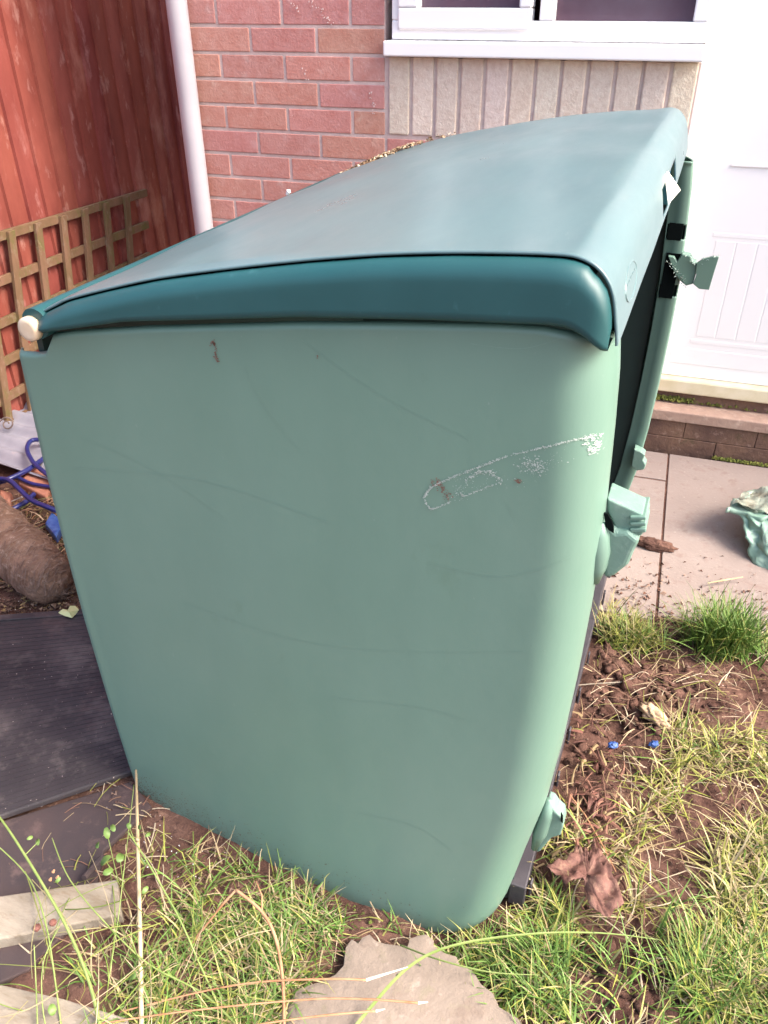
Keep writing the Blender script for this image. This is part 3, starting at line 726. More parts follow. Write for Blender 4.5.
# corrugated sheet between log bed and fence
cs0 = Vector((-2.02, 2.05, .03)); dv = Vector((.985, -.17, 0)).normalized(); dn = Vector((.17, .985, 0)).normalized()
b = MB(); rows = []
for i in range(121):
    t = i/120; row = []
    for j in range(9):
        u = j/8; p = dv*(-.55+u*1.0)+dn*(-.21+t*.85); row.append((p.x, p.y, .010*math.cos(t*.85/.076*2*math.pi)))
    rows.append(row)
b.grid(rows[::-1]); o = b.build('corrugated_sheet', m_corr, None, smooth=True, solid=.003); o.location = cs0
tag(o, 'pale lilac corrugated sheet lying at the foot of the trellis', 'sheet')
b = MB(); c = at(7, 424, .06); pts = [c+cR*(math.cos(a)*(.006+.0022*a))+cU*(math.sin(a)*(.006+.0022*a)) for a in np.linspace(0, 9, 50)]
pts += [pts[-1]+Vector((-.04, -.01, .0)), pts[-1]+Vector((-.1, -.03, -.02))]
b.tube(pts, .0028, 7); tag(b.build('iron_scroll', m_iron, smooth=True), 'small curled iron scroll lying on the corrugated sheet', 'scroll')
# hose
hs = MB()
hs.tube(smoothpath([at(-40, 492, .05), at(0, 482, .05), at(20, 474, .05), at(34, 466, .05), at(48, 456, .05), at(70, 450, .04)]), .0085, 10)
hs.tube(smoothpath([at(70, 444, .06), at(42, 440, .07), at(31, 441, .07), at(27, 449, .07), at(31, 459, .065), at(38, 467, .06), at(60, 485, .05)]), .0075, 10)
hs.tube(smoothpath([at(-30, 480, .06), at(0, 479, .065), at(10, 481, .07), at(20, 490, .07), at(31, 500, .065), at(47, 507, .06), at(60, 512, .05)]), .008, 10)
hs.tube(smoothpath([at(17, 477, .04), at(30, 483, .04), at(45, 486, .04), at(60, 488, .04)]), .006, 10)
hs.tube(smoothpath([at(-20, 500, .03), at(3, 510, .03), at(15, 508, .03), at(28, 500, .03), at(34, 494, .03)]), .008, 10)
tag(hs.build('hose', m_hose, smooth=True), 'tangled dark blue hose on the corrugated sheet beside the green box', 'hose')
b = MB(); c = at(52, 533, .02); b.quadprism([at(47, 531, .015), at(58, 545, .015), at(66, 530, .015), at(54, 519, .015)], (0, 0, .03)); 
tag(b.build('blue_scrap', m_blueb, bevel=.006), 'dark blue plastic scrap between the log and the box', 'scrap')
for (pts, lab, nm, mt) in (([(20, 490), (48, 505), (60, 484), (36, 474)], 'broken terracotta brick under the blue hose', 'brick_piece', m_terra), ([(0, 516), (12, 518), (14, 500), (2, 497)], 'small terracotta shard left of the hose loop', 'terracotta_shard', m_terra)):
    b = MB(); b.quadprism([at(x, y_, .0) for x, y_ in pts], (0, 0, .03)); tag(b.build(nm, mt, bevel=.006), lab, 'brick piece')
b = MB(); b.tube([at(-4, 520, .03), at(4, 514, .02), at(10, 502, .02), at(22, 497, .045)], .002, 6)
tag(b.build('white_stick', m_white), 'short pale stick poking through the hose loop', 'stick')
b = MB(); c = at(68, 611, .02)
q = [at(x, y_, .03+z_) for x, y_, z_ in ((58, 613, 0), (63, 609, .004), (68, 610, .0), (70, 606, .006), (75, 606, .002), (79, 610, .004), (76, 614, 0), (72, 618, .004), (65, 616, .003))]
b.add(q+[at(69, 612, .045)], [(i, (i+1) % 9, 9) for i in range(9)]); tag(b.build('pale_leaf', m_pale, solid=.0006), 'pale yellow leaf at the top edge of the ribbed board', 'leaf')

# ------------------------------------------------------------------ stepping stone, right hand tub, clod, bits
sp_ = [(284, 1024), (287, 1000), (297, 986), (318, 979), (334, 972), (343, 962), (345, 944), (351, 936), (357, 941), (362, 934), (369, 931), (375, 937), (384, 940), (396, 942), (409, 943), (411, 935), (419, 932), (427, 931), (434, 937), (434, 943), (446, 950), (457, 953), (460, 961), (474, 968), (482, 981), (494, 990), (500, 1004), (520, 1016), (540, 1050), (420, 1110), (320, 1110), (280, 1060)]
b = MB(); P = [at(x, y_, .016) for x, y_ in sp_]; c = sum(P, Vector())/len(P)-Vector((0, 0, .009)); top = [Vector((p.x-c.x, p.y-c.y, 0)) for p in P]; 
ring = [[Vector((q.x*k_, q.y*k_, dz+.0015*noise.noise(q*30*k_))) for q in top+[top[0]]] for k_, dz in ((1.0, -.03), (1.0, -.003), (.985, 0), (.9, .002), (.7, .003), (.45, .0035), (.2, .004), (.02, .004))]
b.grid(ring); o = b.build('stepping_stone', m_stone, None, smooth=True, sharp=40); o.location = c
tag(o, 'flat pale stepping stone with a scalloped edge in the grass at the bottom', 'stone')
# tub
tb_ = empty('plastic_tub', at(770, 560, 0)); ot = tb_.location.copy(); tag(tb_, 'crumpled pale green plastic tub slumped on the paving at the right edge', 'tub')
hz2 = .105
Rm = [at(728, 508, hz2), at(744, 491, hz2), at(815, 478, hz2), at(850, 530, hz2), at(775, 521, hz2)]
Bs = [at(757, 565, .0), at(762, 525, .0), at(815, 520, .0), at(845, 575, .0), at(785, 583, .0)]
cr_ = sum(Rm, Vector())/5; cb_ = sum(Bs, Vector())/5
b = MB(); inr = [cr_+(q-cr_)*.86 for q in Rm]; rowsA = [[*Bs, Bs[0]], [*(q_.lerp(i_, .5) for q_, i_ in zip(Bs, inr)), Bs[0].lerp(inr[0], .5)], [*inr, inr[0]]]
def crumple(Bq, Tq, nu, nv, amp):
    rows = []
    for j in range(nv+1):
        row = []
        for i in range(len(Bq)-1):
            for k in range(nu):
                p = Bq[i].lerp(Bq[i+1], k/nu).lerp(Tq[i].lerp(Tq[i+1], k/nu), j/nv)
                row.append(p+Vector((noise.noise(p*26), noise.noise(p*26+Vector((9, 0, 0))), .4*noise.noise(p*30)))*amp+Vector((noise.noise(p*75), noise.noise(p*75+Vector((9, 0, 0))), 0))*amp*.4-ot)
        row.append(row[0].copy()); rows.append(row)
    return rows
b.grid(crumple(Bs+[Bs[0]], inr+[inr[0]], 20, 18, .026)); b.build('tub_wall', m_tubm, tb_, smooth=True, solid=.002)
b = MB(); dn_ = Vector((0, 0, -.014)); ri_ = crumple(inr+[inr[0]], Rm+[Rm[0]], 20, 3, .020); b.grid(ri_+[[q+dn_*.6 for q in ri_[-1]], [q+dn_ for q in ri_[-1]]]); b.build('rim', m_tubm, tb_, smooth=True, solid=.002)
b = MB(); N = 26; rows = []
for i in range(N):
    row = []
    for j in range(N):
        p = Rm[0].lerp(Rm[4], .05+.9*i/(N-1)).lerp(Rm[1].lerp(Rm[2], .02+.9*i/(N-1)), .06+.8*j/(N-1)); h = .018*noise.fractal(p*22, 1, 2, 3); row.append(p-ot+Vector((0, 0, .008+h)))
    rows.append(row)
b.grid(rows); b.build('plastic_film', m_film, tb_, smooth=True)
# clod
def lump(name, label, cat, mat, c, r3, seedv, rz=0, ns=.35):
    bm = bmesh.new(); bmesh.ops.create_icosphere(bm, subdivisions=4, radius=1)
    for v in bm.verts:
        k_ = 1+ns*noise.fractal(v.co*2.2+Vector((seedv, 0, 0)), 1, 2, 5); v.co = Vector((v.co.x*r3[0]*k_, v.co.y*r3[1]*k_, v.co.z*r3[2]*k_))
    me = bpy.data.meshes.new(name); bm.to_mesh(me); bm.free(); me.materials.append(mat)
    me.polygons.foreach_set('use_smooth', [True]*len(me.polygons))
    o = bpy.data.objects.new(name, me); COL.objects.link(o); o.location = c; o.rotation_euler = (0, 0, rz); return tag(o, label, cat)
p0, p1 = at(636, 541, .01), at(672, 549, .01)
lump('soil_clod', 'dark rounded clod of soil on the paving beside the torn hinge', 'clod', m_clod, (p0+p1)/2, (.055, .019, .018), 3, math.atan2((p1-p0).y, (p1-p0).x), .42)
lump('tan_stone', 'pale tan stone half buried in the mud right of the box', 'stone', m_rock, at(655, 716, .03), (.038, .018, .014), 8, -.7)
for i, (x, y_, s_, lab) in enumerate(((613, 745, .009, 'blue plastic scrap in the mud nearer the green box'), (654, 744, .008, 'round blue plastic scrap in the grass below the tan stone'))):
    lump('blue_scrap', lab, 'scrap', m_blueb, at(x, y_, .02), (s_*1.2, s_*.8, s_*.7), 10+i, .4, .5)

# ------------------------------------------------------------------ loose scatter
def inpoly(x, y, P):
    c = False; j = len(P)-1
    for i in range(len(P)):
        if ((P[i][1] > y) != (P[j][1] > y)) and (x < (P[j][0]-P[i][0])*(y-P[i][1])/(P[j][1]-P[i][1])+P[i][0]): c = not c
        j = i
    return c
def inbox(x, y):
    p = Vector((x, y, 0))-BO; d, l = p.dot(E1), p.dot(E2); return -.01 < d < .80 and (-.045-.01 if .1 < d < .7 else -.02) < l < BL+.02
stone_poly = [(p.x, p.y) for p in P]
def onstone(x, y): return inpoly(x, y, stone_poly)
tanc = [(.30, .2, .15), (.16, .08, .055), (.1, .05, .035), (.22, .13, .1)]
def crumbs_slab(r_):
    x = r_.uniform(-.05, .75); y = 1.74+abs(r_.gauss(0, .13)); 
    if inbox(x, y): return None
    return Vector((x, y, .003))
scatter('soil_crumbs', 'brown soil crumbs spilled over the near edge of the paving', 'crumbs', m_strawm, 800, crumbs_slab, seedv=5, colf=lambda r_: r_.choice(tanc), size=(.0012, .006))
def crumbs_soil(r_):
    x = r_.uniform(-.9, .75); y = r_.uniform(.55, 1.76)
    if inbox(x, y) or onstone(x, y): return None
    return Vector((x, y, gz_(x, y)-.002))
scatter('soil_crumbs', 'loose soil crumbs over the bare mud in front of the box', 'crumbs', m_strawm, 11000, crumbs_soil, seedv=6, colf=lambda r_: r_.choice([(.12, .065, .05), (.07, .036, .028), (.05, .026, .02), (.1, .06, .045), (.2, .13, .1)]), size=(.001, .0048))
def clods(r_):
    q = at(*r_.choice([(650, 680), (615, 700), (600, 660), (680, 700), (590, 760), (640, 990), (640, 720)])); x = q.x+r_.gauss(0, .045); y = q.y+r_.gauss(0, .04)
    if inbox(x, y): return None
    return Vector((x, y, gz_(x, y)-.003))
cb2 = MB(); rq = random.Random(55)
for i in range(330):
    p = clods(rq)
    if p is None: continue
    bm = bmesh.new(); bmesh.ops.create_icosphere(bm, subdivisions=2, radius=1); s_ = rq.uniform(.003, .008)*(2.0 if rq.random() < .15 else 1); ax_ = (rq.uniform(.7, 1.5), rq.uniform(.7, 1.4), rq.uniform(.5, .9)); o_ = rq.random()*50
    vs = []
    for v in bm.verts:
        k_ = 1+.6*noise.noise(v.co*1.7+Vector((o_, 0, 0))); vs.append(p+Vector((v.co.x*ax_[0], v.co.y*ax_[1], v.co.z*ax_[2]))*s_*k_)
    cb2.add(vs, [tuple(v.index for v in f.verts) for f in bm.faces]); bm.free()
tag(cb2.build('soil_clods', m_soil, smooth=True), 'broken clods of brown soil on the bare mud beside the box', 'clods', kind='stuff')
def grit(r_):
    z_ = r_.random()
    if z_ < .4: p = at(r_.uniform(140, 260), r_.uniform(795, 880)); 
    elif z_ < .7: p = at(r_.uniform(0, 80), r_.uniform(600, 622))
    else: p = at(r_.uniform(560, 768), r_.uniform(600, 1000))
    if inbox(p.x, p.y): return None
    return Vector((p.x, p.y, gz_(p.x, p.y)+.002))
scatter('white_grit', 'tiny white grit specks scattered in the soil', 'grit', m_white, 190, grit, seedv=7, size=(.0007, .0016))
def matgrit(r_):
    p = at(r_.uniform(0, 125), r_.uniform(640, 820)); return Vector((p.x, p.y, .0275))
scatter('board_dirt', 'pale dirt specks on the ribbed board', 'dirt', m_strawm, 240, matgrit, seedv=17, colf=lambda r_: r_.choice([(.25, .2, .2), (.5, .42, .35), (.12, .07, .06)]), size=(.0004, .0014))
def bedbits(r_):
    p = at(r_.uniform(-20, 80), r_.uniform(492, 625)); return Vector((p.x, p.y, gz_(p.x, p.y)+r_.uniform(0, .015)))
scatter('garden_debris', 'crumbled soil and dead leaf debris around the log', 'debris', m_strawm, 1500, bedbits, seedv=18, colf=lambda r_: r_.choice([(.12, .07, .05), (.25, .16, .11), (.07, .04, .03), (.3, .2, .1)]), size=(.002, .008))

# straws, twigs, dry bits
def strips(name, label, cat, n, fn, cols, ln, wd, seedv, flat=.5, bend=.3):
    b = MB(); r_ = random.Random(seedv)
    for i in range(n):
        p = fn(r_)
        if p is None: continue
        a = r_.uniform(0, 6.283); L_ = r_.uniform(*ln); w_ = r_.uniform(*wd); dr = Vector((math.cos(a), math.sin(a), r_.uniform(-.02, .25)*flat)); sd_ = Vector((-math.sin(a), math.cos(a), 0))*w_
        k_ = r_.uniform(-bend, bend); pts = [p+dr*(L_*t)+Vector((-math.sin(a), math.cos(a), 0))*(k_*L_*t*t)+Vector((0, 0, .004*math.sin(t*3.14))) for t in (0, .33, .66, 1)]
        c = r_.choice(cols); v = r_.uniform(.8, 1.2)
        b.grid([[q-sd_*(1-.5*j/3), q+Vector((0, 0, w_*.5)), q+sd_*(1-.5*j/3)] for j, q in enumerate(pts)], tuple(x*v for x in c))
    return tag(b.build(name, m_strawm), label, cat, kind='stuff')
def anysoil(r_):
    x = r_.uniform(-.9, .8); y = r_.uniform(.5, 1.8)
    if inbox(x, y) or onstone(x, y): return None
    return Vector((x, y, gz_(x, y)+.004))
strips('dry_straw', 'pale dry straws and dead grass strewn over the soil', 'straw', 4300, anysoil, [(.36, .28, .17), (.28, .2, .11), (.2, .12, .08), (.42, .34, .24), (.16, .085, .06), (.2, .2, .05)], (.02, .08), (.0004, .0016), 3)
def nearleaf(r_):
    p = at(r_.gauss(590, 22), r_.gauss(810, 35)); 
    if inbox(p.x, p.y): return None
    return Vector((p.x, p.y, gz_(p.x, p.y)+.006))
strips('leaf_scraps', 'reddish brown dead leaf scraps on the mud beside the lower hinge', 'leaf scraps', 150, nearleaf, [(.14, .06, .045), (.1, .045, .035), (.2, .1, .07), (.24, .17, .09)], (.012, .05), (.0007, .0055), 4, flat=1.6, bend=.7)
def bedfn(r_):
    p = at(r_.uniform(-10, 75), r_.uniform(505, 590)); return Vector((p.x, p.y, gz_(p.x, p.y)+r_.uniform(.0, .03)))
strips('dead_needles', 'orange brown dead stalks and roots behind the log', 'dead stalks', 240, bedfn, [(.42, .22, .1), (.5, .32, .18), (.25, .13, .08), (.5, .38, .25), (.2, .22, .08)], (.03, .12), (.0007, .002), 5, flat=1.0)

# ------------------------------------------------------------------ grass
GC = {'green': [(.085, .155, .025), (.115, .20, .04), (.15, .24, .06)], 'yellow': [(.25, .26, .05), (.31, .29, .09), (.20, .23, .045), (.34, .29, .13)],
      'pale': [(.38, .31, .18), (.30, .22, .12)]}
def blade(b, p, L_, w_, a, lean, curl, col, rn):
    dr = Vector((math.cos(a), math.sin(a), 0)); sd_ = Vector((-math.sin(a), math.cos(a), 0)); rows = []; q = p.copy(); th_ = lean; n = 5
    kink = rn.random(); kp = rn.randint(1, 3)
    for k_ in range(n):
        if kink < .3 and k_ == kp: th_ += rn.uniform(.4, 1.0); dr = (dr+sd_*rn.uniform(-.7, .7)*600*0+Vector((-dr.y, dr.x, 0))*rn.uniform(-.9, .9)).normalized()
        t = k_/(n-1); ww = w_*(1-t)**.6*.5+.00015; rows.append([q-sd_*ww, q+sd_*ww]); th_ += curl/n
        th_ = min(th_, 1.75); q = q+(dr*math.sin(th_)+Vector((0, 0, 1))*math.cos(th_))*(L_/(n-1))
        q.z = max(q.z, p.z+.002)
    b.grid(rows, col)
def grassfield(name, label, seedv, n, fn, ln, wd, mix, leanr=(.3, 1.2)):
    b = MB(); r_ = random.Random(seedv); cnt = 0
    for i in range(n):
        s_ = fn(r_)
        if s_ is None: continue
        x, y, k_ = s_
        nb = r_.randint(2, 5)
        for _ in range(nb):
            px_, py_ = x+r_.gauss(0, .006), y+r_.gauss(0, .006)
            if inbox(px_, py_): continue
            u = r_.random(); cum = 0
            for key, wt in mix(k_, r_):
                cum += wt
                if u <= cum: break
            c = r_.choice(GC[key]); v = r_.uniform(.75, 1.25)
            blade(b, Vector((px_, py_, gz_(px_, py_)-.006)), r_.uniform(*ln)*k_, r_.uniform(*wd), r_.uniform(0, 6.283), r_.uniform(.1, leanr[0]), r_.uniform(.2, leanr[1]), tuple(q*v for q in c), r_)
    return tag(b.build(name, m_grass), label, 'grass', kind='stuff')
def dens(x, y): return noise.noise(Vector((x*6.5, y*6.5, 2.2)))+.45*noise.noise(Vector((x*19, y*19, 5)))
def right_fn(r_):
    p = at(r_.uniform(505, 830), r_.uniform(590, 1060)); x, y = p.x, p.y
    if y > 1.74 or inbox(x, y) or onstone(x, y): return None
    # bare mud strip next to the box and around the tan stone
    e = .16-.34*max(0, (y-.9))/.9
    bare = 0
    for (bx, by, br_, s_) in ((610, 650, 60, 1.2), (650, 690, 62, 1.3), (600, 740, 50, 1.1), (590, 800, 45, 1.2), (625, 960, 40, .8), (640, 1000, 42, .9), (700, 790, 40, .5), (740, 660, 38, .7), (690, 850, 34, .5)):
        q = at(bx, by); rr2 = br_/640*1.0; bare += s_*math.exp(-((x-q.x)**2+(y-q.y)**2*.7)/(rr2*rr2*1.0))
    q = at(588, 884); ex = ((x-q.x)/.075)**2+((y-q.y)/.06)**2
    if ex < 1: return None
    if 1.25*dens(x, y)-.03-bare*1.1+r_.uniform(-.12, .12) < 0: return None
    return x, y, 1.0
grassfield('grass', 'yellowing long grass in patches over the mud at the right', 11, 5600, right_fn, (.03, .105), (.0016, .0042),
           lambda k_, r_: (('yellow', .60), ('green', .10), ('pale', .30)), (1.45, 1.9))
def left_fn(r_):
    p = at(r_.uniform(60, 560), r_.uniform(850, 1080)); x, y = p.x, p.y
    if inbox(x, y) or (onstone(x, y)): return None
    px_ = p
    q = at(60, 900)
    # thinner towards the boards at the far left
    lim = -.55+r_.uniform(-.08, .08)
    if x < lim and r_.random() > .12: return None
    if x < -.72: return None
    if 1.2*dens(x+3, y)+.14+r_.uniform(-.15, .15) < 0: return None
    return x, y, 1.0
grassfield('grass', 'fresh green grass along the foot of the box and around the stepping stone', 12, 3500, left_fn, (.03, .09), (.0018, .0036),
           lambda k_, r_: (('green', .48), ('yellow', .28), ('pale', .24)), (1.1, 1.5))
def tuft_fn(cx, cy, sx, sy):
    c = at(cx, cy)
    def fn(r_):
        x, y = r_.gauss(c.x, sx), r_.gauss(c.y, sy); 
        if inbox(x, y): return None
        return x, y, 1.0
    return fn
grassfield('grass_tuft', 'tall bright green grass tuft at the edge of the paving', 13, 260, tuft_fn(722, 650, .035, .022), (.08, .16), (.002, .0038), lambda k_, r_: (('green', .85), ('yellow', .15)), (.45, .8))
grassfield('grass_tuft', 'yellow green grass tuft at the paving edge near the box', 14, 170, tuft_fn(628, 640, .035, .02), (.05, .10), (.0018, .0034), lambda k_, r_: (('yellow', .6), ('green', .3), ('pale', .1)), (.7, 1.2))
grassfield('grass_tuft', 'bright green grass in the bottom right corner', 15, 200, tuft_fn(725, 985, .07, .05), (.05, .11), (.002, .0038), lambda k_, r_: (('green', .6), ('yellow', .4)), (.7, 1.2))
grassfield('grass_tuft', 'green grass at the front corner of the box', 16, 230, tuft_fn(525, 955, .05, .05), (.04, .1), (.002, .0036), lambda k_, r_: (('green', .75), ('yellow', .25)), (.7, 1.2))
def moss_soil(r_):
    p = at(r_.uniform(170, 470), r_.uniform(860, 925)); 
    if inbox(p.x, p.y) or onstone(p.x, p.y): return None
    return Vector((p.x, p.y, gz_(p.x, p.y)+.001))
scatter('ground_moss', 'low moss and tiny weeds at the foot of the near panel', 'moss', m_strawm, 900, moss_soil, seedv=24, colf=lambda r_: r_.choice([(.1, .12, .025), (.16, .2, .04), (.07, .08, .02)]), size=(.0012, .0035))

# ------------------------------------------------------------------ stalks, cane, twigs, leaves in front
b = MB(); b.tube([at(136, 770, .10), at(138, 850, .07), at(140, 930, .05), at(142, 1050, .03)], [.0022, .0034, .0036, .0038], 10)
for t in (.3, .62, .85):
    p = at(136, 770, .10).lerp(at(142, 1050, .03), t); b.tube([p-Vector((0, .002, 0)), p+Vector((0, .002, 0))], .0043, 10)
tag(b.build('bamboo_cane', m_cane, smooth=True), 'thin straw coloured bamboo cane lying in front of the box corner', 'cane')
def stalk(name, label, cat, pts, r0, r1, mat, n=6, parts=None):
    P = smoothpath([at(x, y_, z_) for x, y_, z_ in pts], n); b = MB(); k_ = len(P)
    b.tube(P, [r0+(r1-r0)*i/(k_-1) for i in range(k_)], 7)
    return tag(b.build(name, mat, smooth=True), label, cat)
stalk('green_stalk', 'thickest green stalk slanting from the left edge to the bottom', 'stalk', [(105, 1050, .03), (90, 985, .06), (68, 930, .09), (40, 880, .12), (10, 832, .14), (-10, 805, .15)], .0030, .0018, m_stem)
stalk('green_stalk', 'thin curved green stalk crossing the plank with screws', 'stalk', [(64, 1050, .02), (55, 980, .05), (46, 925, .08), (30, 880, .10), (0, 848, .12), (-12, 842, .12)], .0015, .0010, m_stem)
stalk('green_stalk', 'green stalk running from the plank down towards the cane', 'stalk', [(250, 1040, .01), (205, 995, .03), (150, 965, .05), (110, 928, .07), (70, 880, .09), (52, 838, .1)], .0018, .0009, m_stem)
stalk('green_stalk', 'green stalk leaning right from the small leaves beside the cane', 'stalk', [(216, 1000, .01), (200, 965, .03), (180, 920, .06), (158, 880, .09), (140, 850, .11), (128, 832, .12)], .0019, .0012, m_stem)
stalk('green_stalk', 'faint pale stem rising left of the cane to its tip', 'stalk', [(108, 985, .03), (118, 920, .06), (124, 870, .09), (130, 820, .11), (134, 785, .12)], .0010, .0006, m_stem)
stalk('green_stalk', 'short upright stem in the bottom left corner', 'stalk', [(38, 1040, .03), (36, 985, .06), (34, 945, .09)], .0013, .0009, m_stem)
stalk('green_stalk', 'second short upright stem in the bottom left corner', 'stalk', [(48, 1040, .03), (42, 1000, .06), (44, 960, .08), (60, 925, .09)], .0011, .0007, m_stem)
tg_ = MB(); rw_ = random.Random(91)
for i in range(46):
    x, y_ = rw_.uniform(20, 230), rw_.uniform(900, 1030); z_ = rw_.uniform(.01, .06); a = rw_.uniform(-1.9, -.6) if rw_.random() < .6 else rw_.uniform(0, 6.28); L_ = rw_.uniform(40, 130); k_ = rw_.uniform(-.5, .5)
    pts = [at(x+math.cos(a+k_*t)*L_*t, y_+math.sin(a+k_*t)*L_*t, z_+.03*math.sin(t*3)) for t in (0, .33, .66, 1)]
    if any(inbox(q.x, q.y) for q in pts): continue
    v = rw_.uniform(.7, 1.2); c = rw_.choice([(.2, .22, .06), (.3, .26, .13), (.14, .19, .04), (.34, .27, .17)])
    tg_.tube(smoothpath(pts, 4), rw_.uniform(.0005, .0011), 5, tuple(q*v for q in c))
tag(tg_.build('tangled_stems', m_strawm), 'tangle of thin dry and green weed stems around the planks and cane', 'stems', kind='stuff')
def bladeleaf(name, label, pts, w_, mat):
    P = smoothpath([at(x, y_, z_) for x, y_, z_ in pts], 8); rows = []
    for i, p in enumerate(P):
        t = (P[min(i+1, len(P)-1)]-P[max(i-1, 0)]).normalized(); s_ = t.cross(cF).normalized()*w_*(1-i/len(P))**.5; u_ = s_.cross(t)*.25
        rows.append([p-s_, p+u_, p+s_])
    b = MB(); b.grid(rows); return tag(b.build(name, mat, smooth=True, solid=.0003), label, 'grass blade')
bladeleaf('grass_blade', 'long arching grass blade crossing over the stepping stone', [(330, 1060, .01), (370, 1008, .03), (410, 966, .07), (455, 945, .09), (530, 934, .09), (600, 933, .07), (662, 940, .05)], .0030, m_stem)
bladeleaf('grass_blade', 'second pale blade arching right of the stepping stone', [(400, 945, .02), (440, 960, .05), (490, 972, .05), (540, 975, .04)], .0018, m_stem)
m_cane2 = M('pale_pith', (.5, .47, .4), (.62, .58, .5), 60, .8)
def tipped(label, pts, tip):
    e = empty('cut_twig', at(pts[0][0], pts[0][1], 0)); ol_ = e.location.copy(); tag(e, label, 'twig')
    P = [q-ol_ for q in smoothpath([at(*q) for q in pts], 6)]; b = MB(); b.tube(P, [.0012+.0007*i/len(P) for i in range(len(P))], 7); b.build('twig', m_twig, e, smooth=True)
    b = MB(); b.tube([P[-1], at(*tip)-ol_], [.0024, .0009], 8); b.build('white_tip', m_cane2, e); return e
tipped('uppermost brown twig with a long white tip over the stepping stone', [(120, 1012, .03), (200, 992, .05), (260, 982, .07), (330, 979, .08), (366, 980, .08)], (408, 967, .085))
tipped('middle brown twig with a short white tip over the stepping stone', [(60, 1030, .03), (180, 1012, .05), (300, 1000, .06), (360, 999, .07), (418, 1003, .07)], (428, 1002, .07))
tipped('lowest brown twig with a white tip over the stepping stone', [(150, 1045, .03), (250, 1026, .05), (320, 1016, .06), (376, 1011, .06)], (385, 1009, .065))
rt_ = empty('russet_twig', at(240, 950, 0)); ol_ = rt_.location.copy(); tag(rt_, 'forked russet twig bent over the grass left of the stepping stone', 'twig')
b = MB(); b.tube([q-ol_ for q in smoothpath([at(284, 1050, .02), at(283, 985, .05), at(276, 940, .08), (at(262, 912, .1)), at(236, 890, .11)])], .0027, 8)
b.tube([q-ol_ for q in smoothpath([at(236, 890, .11), at(222, 905, .09), at(206, 925, .05), at(190, 945, .01)])], .0021, 8)
b.tube([q-ol_ for q in smoothpath([at(262, 910, .1), at(262, 895, .11), at(256, 882, .12)])], [.0016]*13, 8) if False else b.tube([q-ol_ for q in (at(262, 911, .1), at(262, 896, .11), at(256, 881, .12))], [.0017, .0014, .0008], 8)
b.build('branch', m_twig, rt_, smooth=True)
# small broad leaves by the cane
wp = empty('weed_plant', at(120, 900, 0)); ow = wp.location.copy(); tag(wp, 'small weed with rounded green leaves beside the cane', 'weed')
def leafmesh(c, n_, u_, L_, W_):
    v_ = n_.cross(u_).normalized(); pts = []; N = 12
    for i in range(N):
        a = 2*math.pi*i/N; r_ = 1-.12*math.cos(a) 
        pts.append(c+u_*(math.cos(a)*L_*r_*(1.0 if math.cos(a) < .8 else 1.18))+v_*(math.sin(a)*W_*rw.uniform(.88, 1.08))+n_*(abs(math.sin(a))*W_*.45+rw.uniform(-.1, .1)*W_))
    return pts
rw = random.Random(77)
for (x, y_, z_, L_, W_) in ((107, 833, .09, .011, .0075), (113, 828, .1, .009, .006), (129, 826, .11, .006, .005), (140, 827, .11, .006, .005), (106, 861, .08, .012, .010), (120, 858, .08, .010, .009), (108, 872, .07, .010, .008), (148, 835, .1, .006, .004), (38, 842, .12, .008, .005), (30, 838, .12, .006, .004), (58, 880, .1, .006, .004), (145, 890, .08, .008, .005), (98, 845, .07, .007, .006), (133, 975, .05, .010, .008), (52, 1010, .05, .009, .008)):
    L_ *= .85; W_ *= .8; c = at(x, y_, z_)-ow; n_ = (Vector((rw.uniform(-.8, .8), -.3+rw.uniform(-.7, .5), 1))).normalized(); u_ = Vector((rw.uniform(-1, 1), rw.uniform(-1, 1), 0)); u_ = (u_-n_*u_.dot(n_)).normalized()
    pts = leafmesh(c, n_, u_, L_, W_); b = MB(); b.add(pts+[c], [(i, (i+1) % 12, 12) for i in range(12)]); b.build('leaf', m_leaf, wp, smooth=True, solid=.0004)
b = MB()
for (a, c) in (((107, 833, .09), (118, 880, .02)), ((106, 861, .08), (120, 885, .02)), ((129, 826, .11), (139, 852, .06)), ((120, 858, .08), (124, 890, .02)), ((38, 842, .12), (25, 855, .12))):
    b = MB(); b.tube([at(*a)-ow, at(*c)-ow], [.0006, .0009], 6); b.build('stem', m_stem, wp)
b = MB()
for (x, y_) in ((53, 872), (50, 880), (57, 878)): 
    p = at(x, y_, .10); b.tube([p, p+Vector((.002, .002, .004))], [.003, .0015], 6)
tag(b.build('dead_bud', m_twig), 'small orange dead buds on the thick green stalk', 'bud')

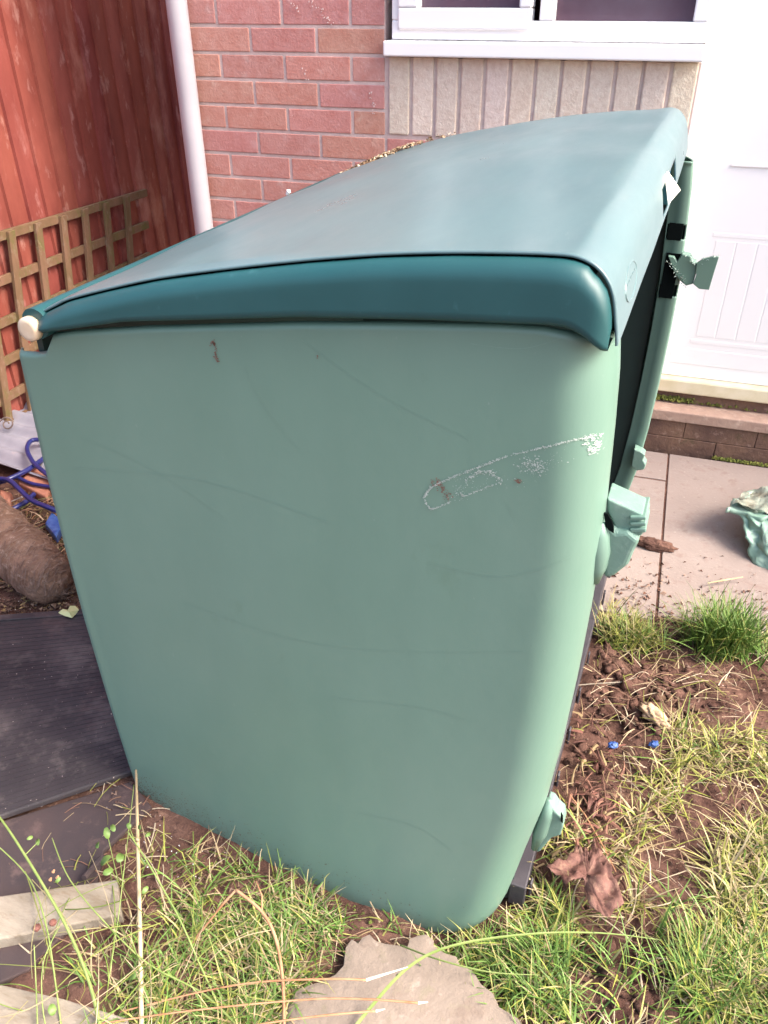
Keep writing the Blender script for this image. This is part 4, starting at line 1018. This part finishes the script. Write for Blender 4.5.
# big dead leaf
def deadleaf(name, label, outline, z0, seedv, mat):
    C_ = [at(x, y_, z0) for x, y_ in outline]; c = sum(C_, Vector())/len(C_); n = len(C_); rows = []
    for k_ in range(9):
        f = 1-k_/8*.97; rows.append([])
        for i in range(n*3+1):
            a, b2, t = C_[(i//3) % n], C_[(i//3+1) % n], (i % 3)/3; q = a.lerp(b2, t); q = c+(q-c)*f
            st_ = C_[8 % n]; an_ = math.atan2(q.y-st_.y, q.x-st_.x); h = .012*noise.noise(Vector((q.x*40+seedv, q.y*40, 0)))+.009*abs(math.sin(an_*7+seedv+2*noise.noise(q*20)))*min(1, (q-st_).length/.03)+.006*noise.noise(Vector((q.x*110, q.y*110, 3)))+.006*f*noise.noise(Vector((i*.9, seedv, 1)))
            rows[-1].append(q-c+Vector((0, 0, max(h, -z0*.8))))
    b = MB(); b.grid(rows); o = b.build(name, mat, None, smooth=True, solid=.0008); o.location = c; return tag(o, label, 'leaf')
deadleaf('dead_leaf', 'large crumpled reddish brown maple leaf in the grass right of the box', [(545, 870), (553, 865), (566, 862), (572, 854), (578, 847), (584, 850), (589, 848), (594, 838), (597, 848), (603, 855), (609, 862), (611, 876), (618, 887), (623, 907), (614, 912), (608, 921), (602, 919), (596, 914), (589, 909), (585, 895), (585, 882), (578, 873), (572, 877), (564, 888), (560, 878), (551, 874)], .05, 2, m_dead)
deadleaf('dead_leaf', 'small curled brown leaf above the large dead leaf', [(588, 795), (594, 790), (600, 798), (598, 812), (592, 822), (587, 812)], .02, 5, m_dead)
b = MB(); b.tube([at(570, 795, .03), at(585, 815, .03), at(604, 848, .028), at(616, 872, .02)], [.0012, .0016, .0014, .0008], 7)
tag(b.build('thin_twig', m_twig), 'thin brown twig lying above the large dead leaf', 'twig')
b = MB(); b.tube([at(560, 687, .03), at(590, 684, .035), at(622, 682, .03), at(640, 676, .03)], [.0010, .0016, .0016, .0008], 7)
tag(b.build('thin_twig', m_wood), 'pale grey twig lying across the mud right of the box', 'twig')
b = MB(); b.tube([at(708, 583, .015), at(725, 580, .02), at(743, 577, .02)], [.0016, .0026, .0014], 7)
tag(b.build('straw_stalk', m_cane), 'pale straw stalk on the paving below the tub', 'straw')
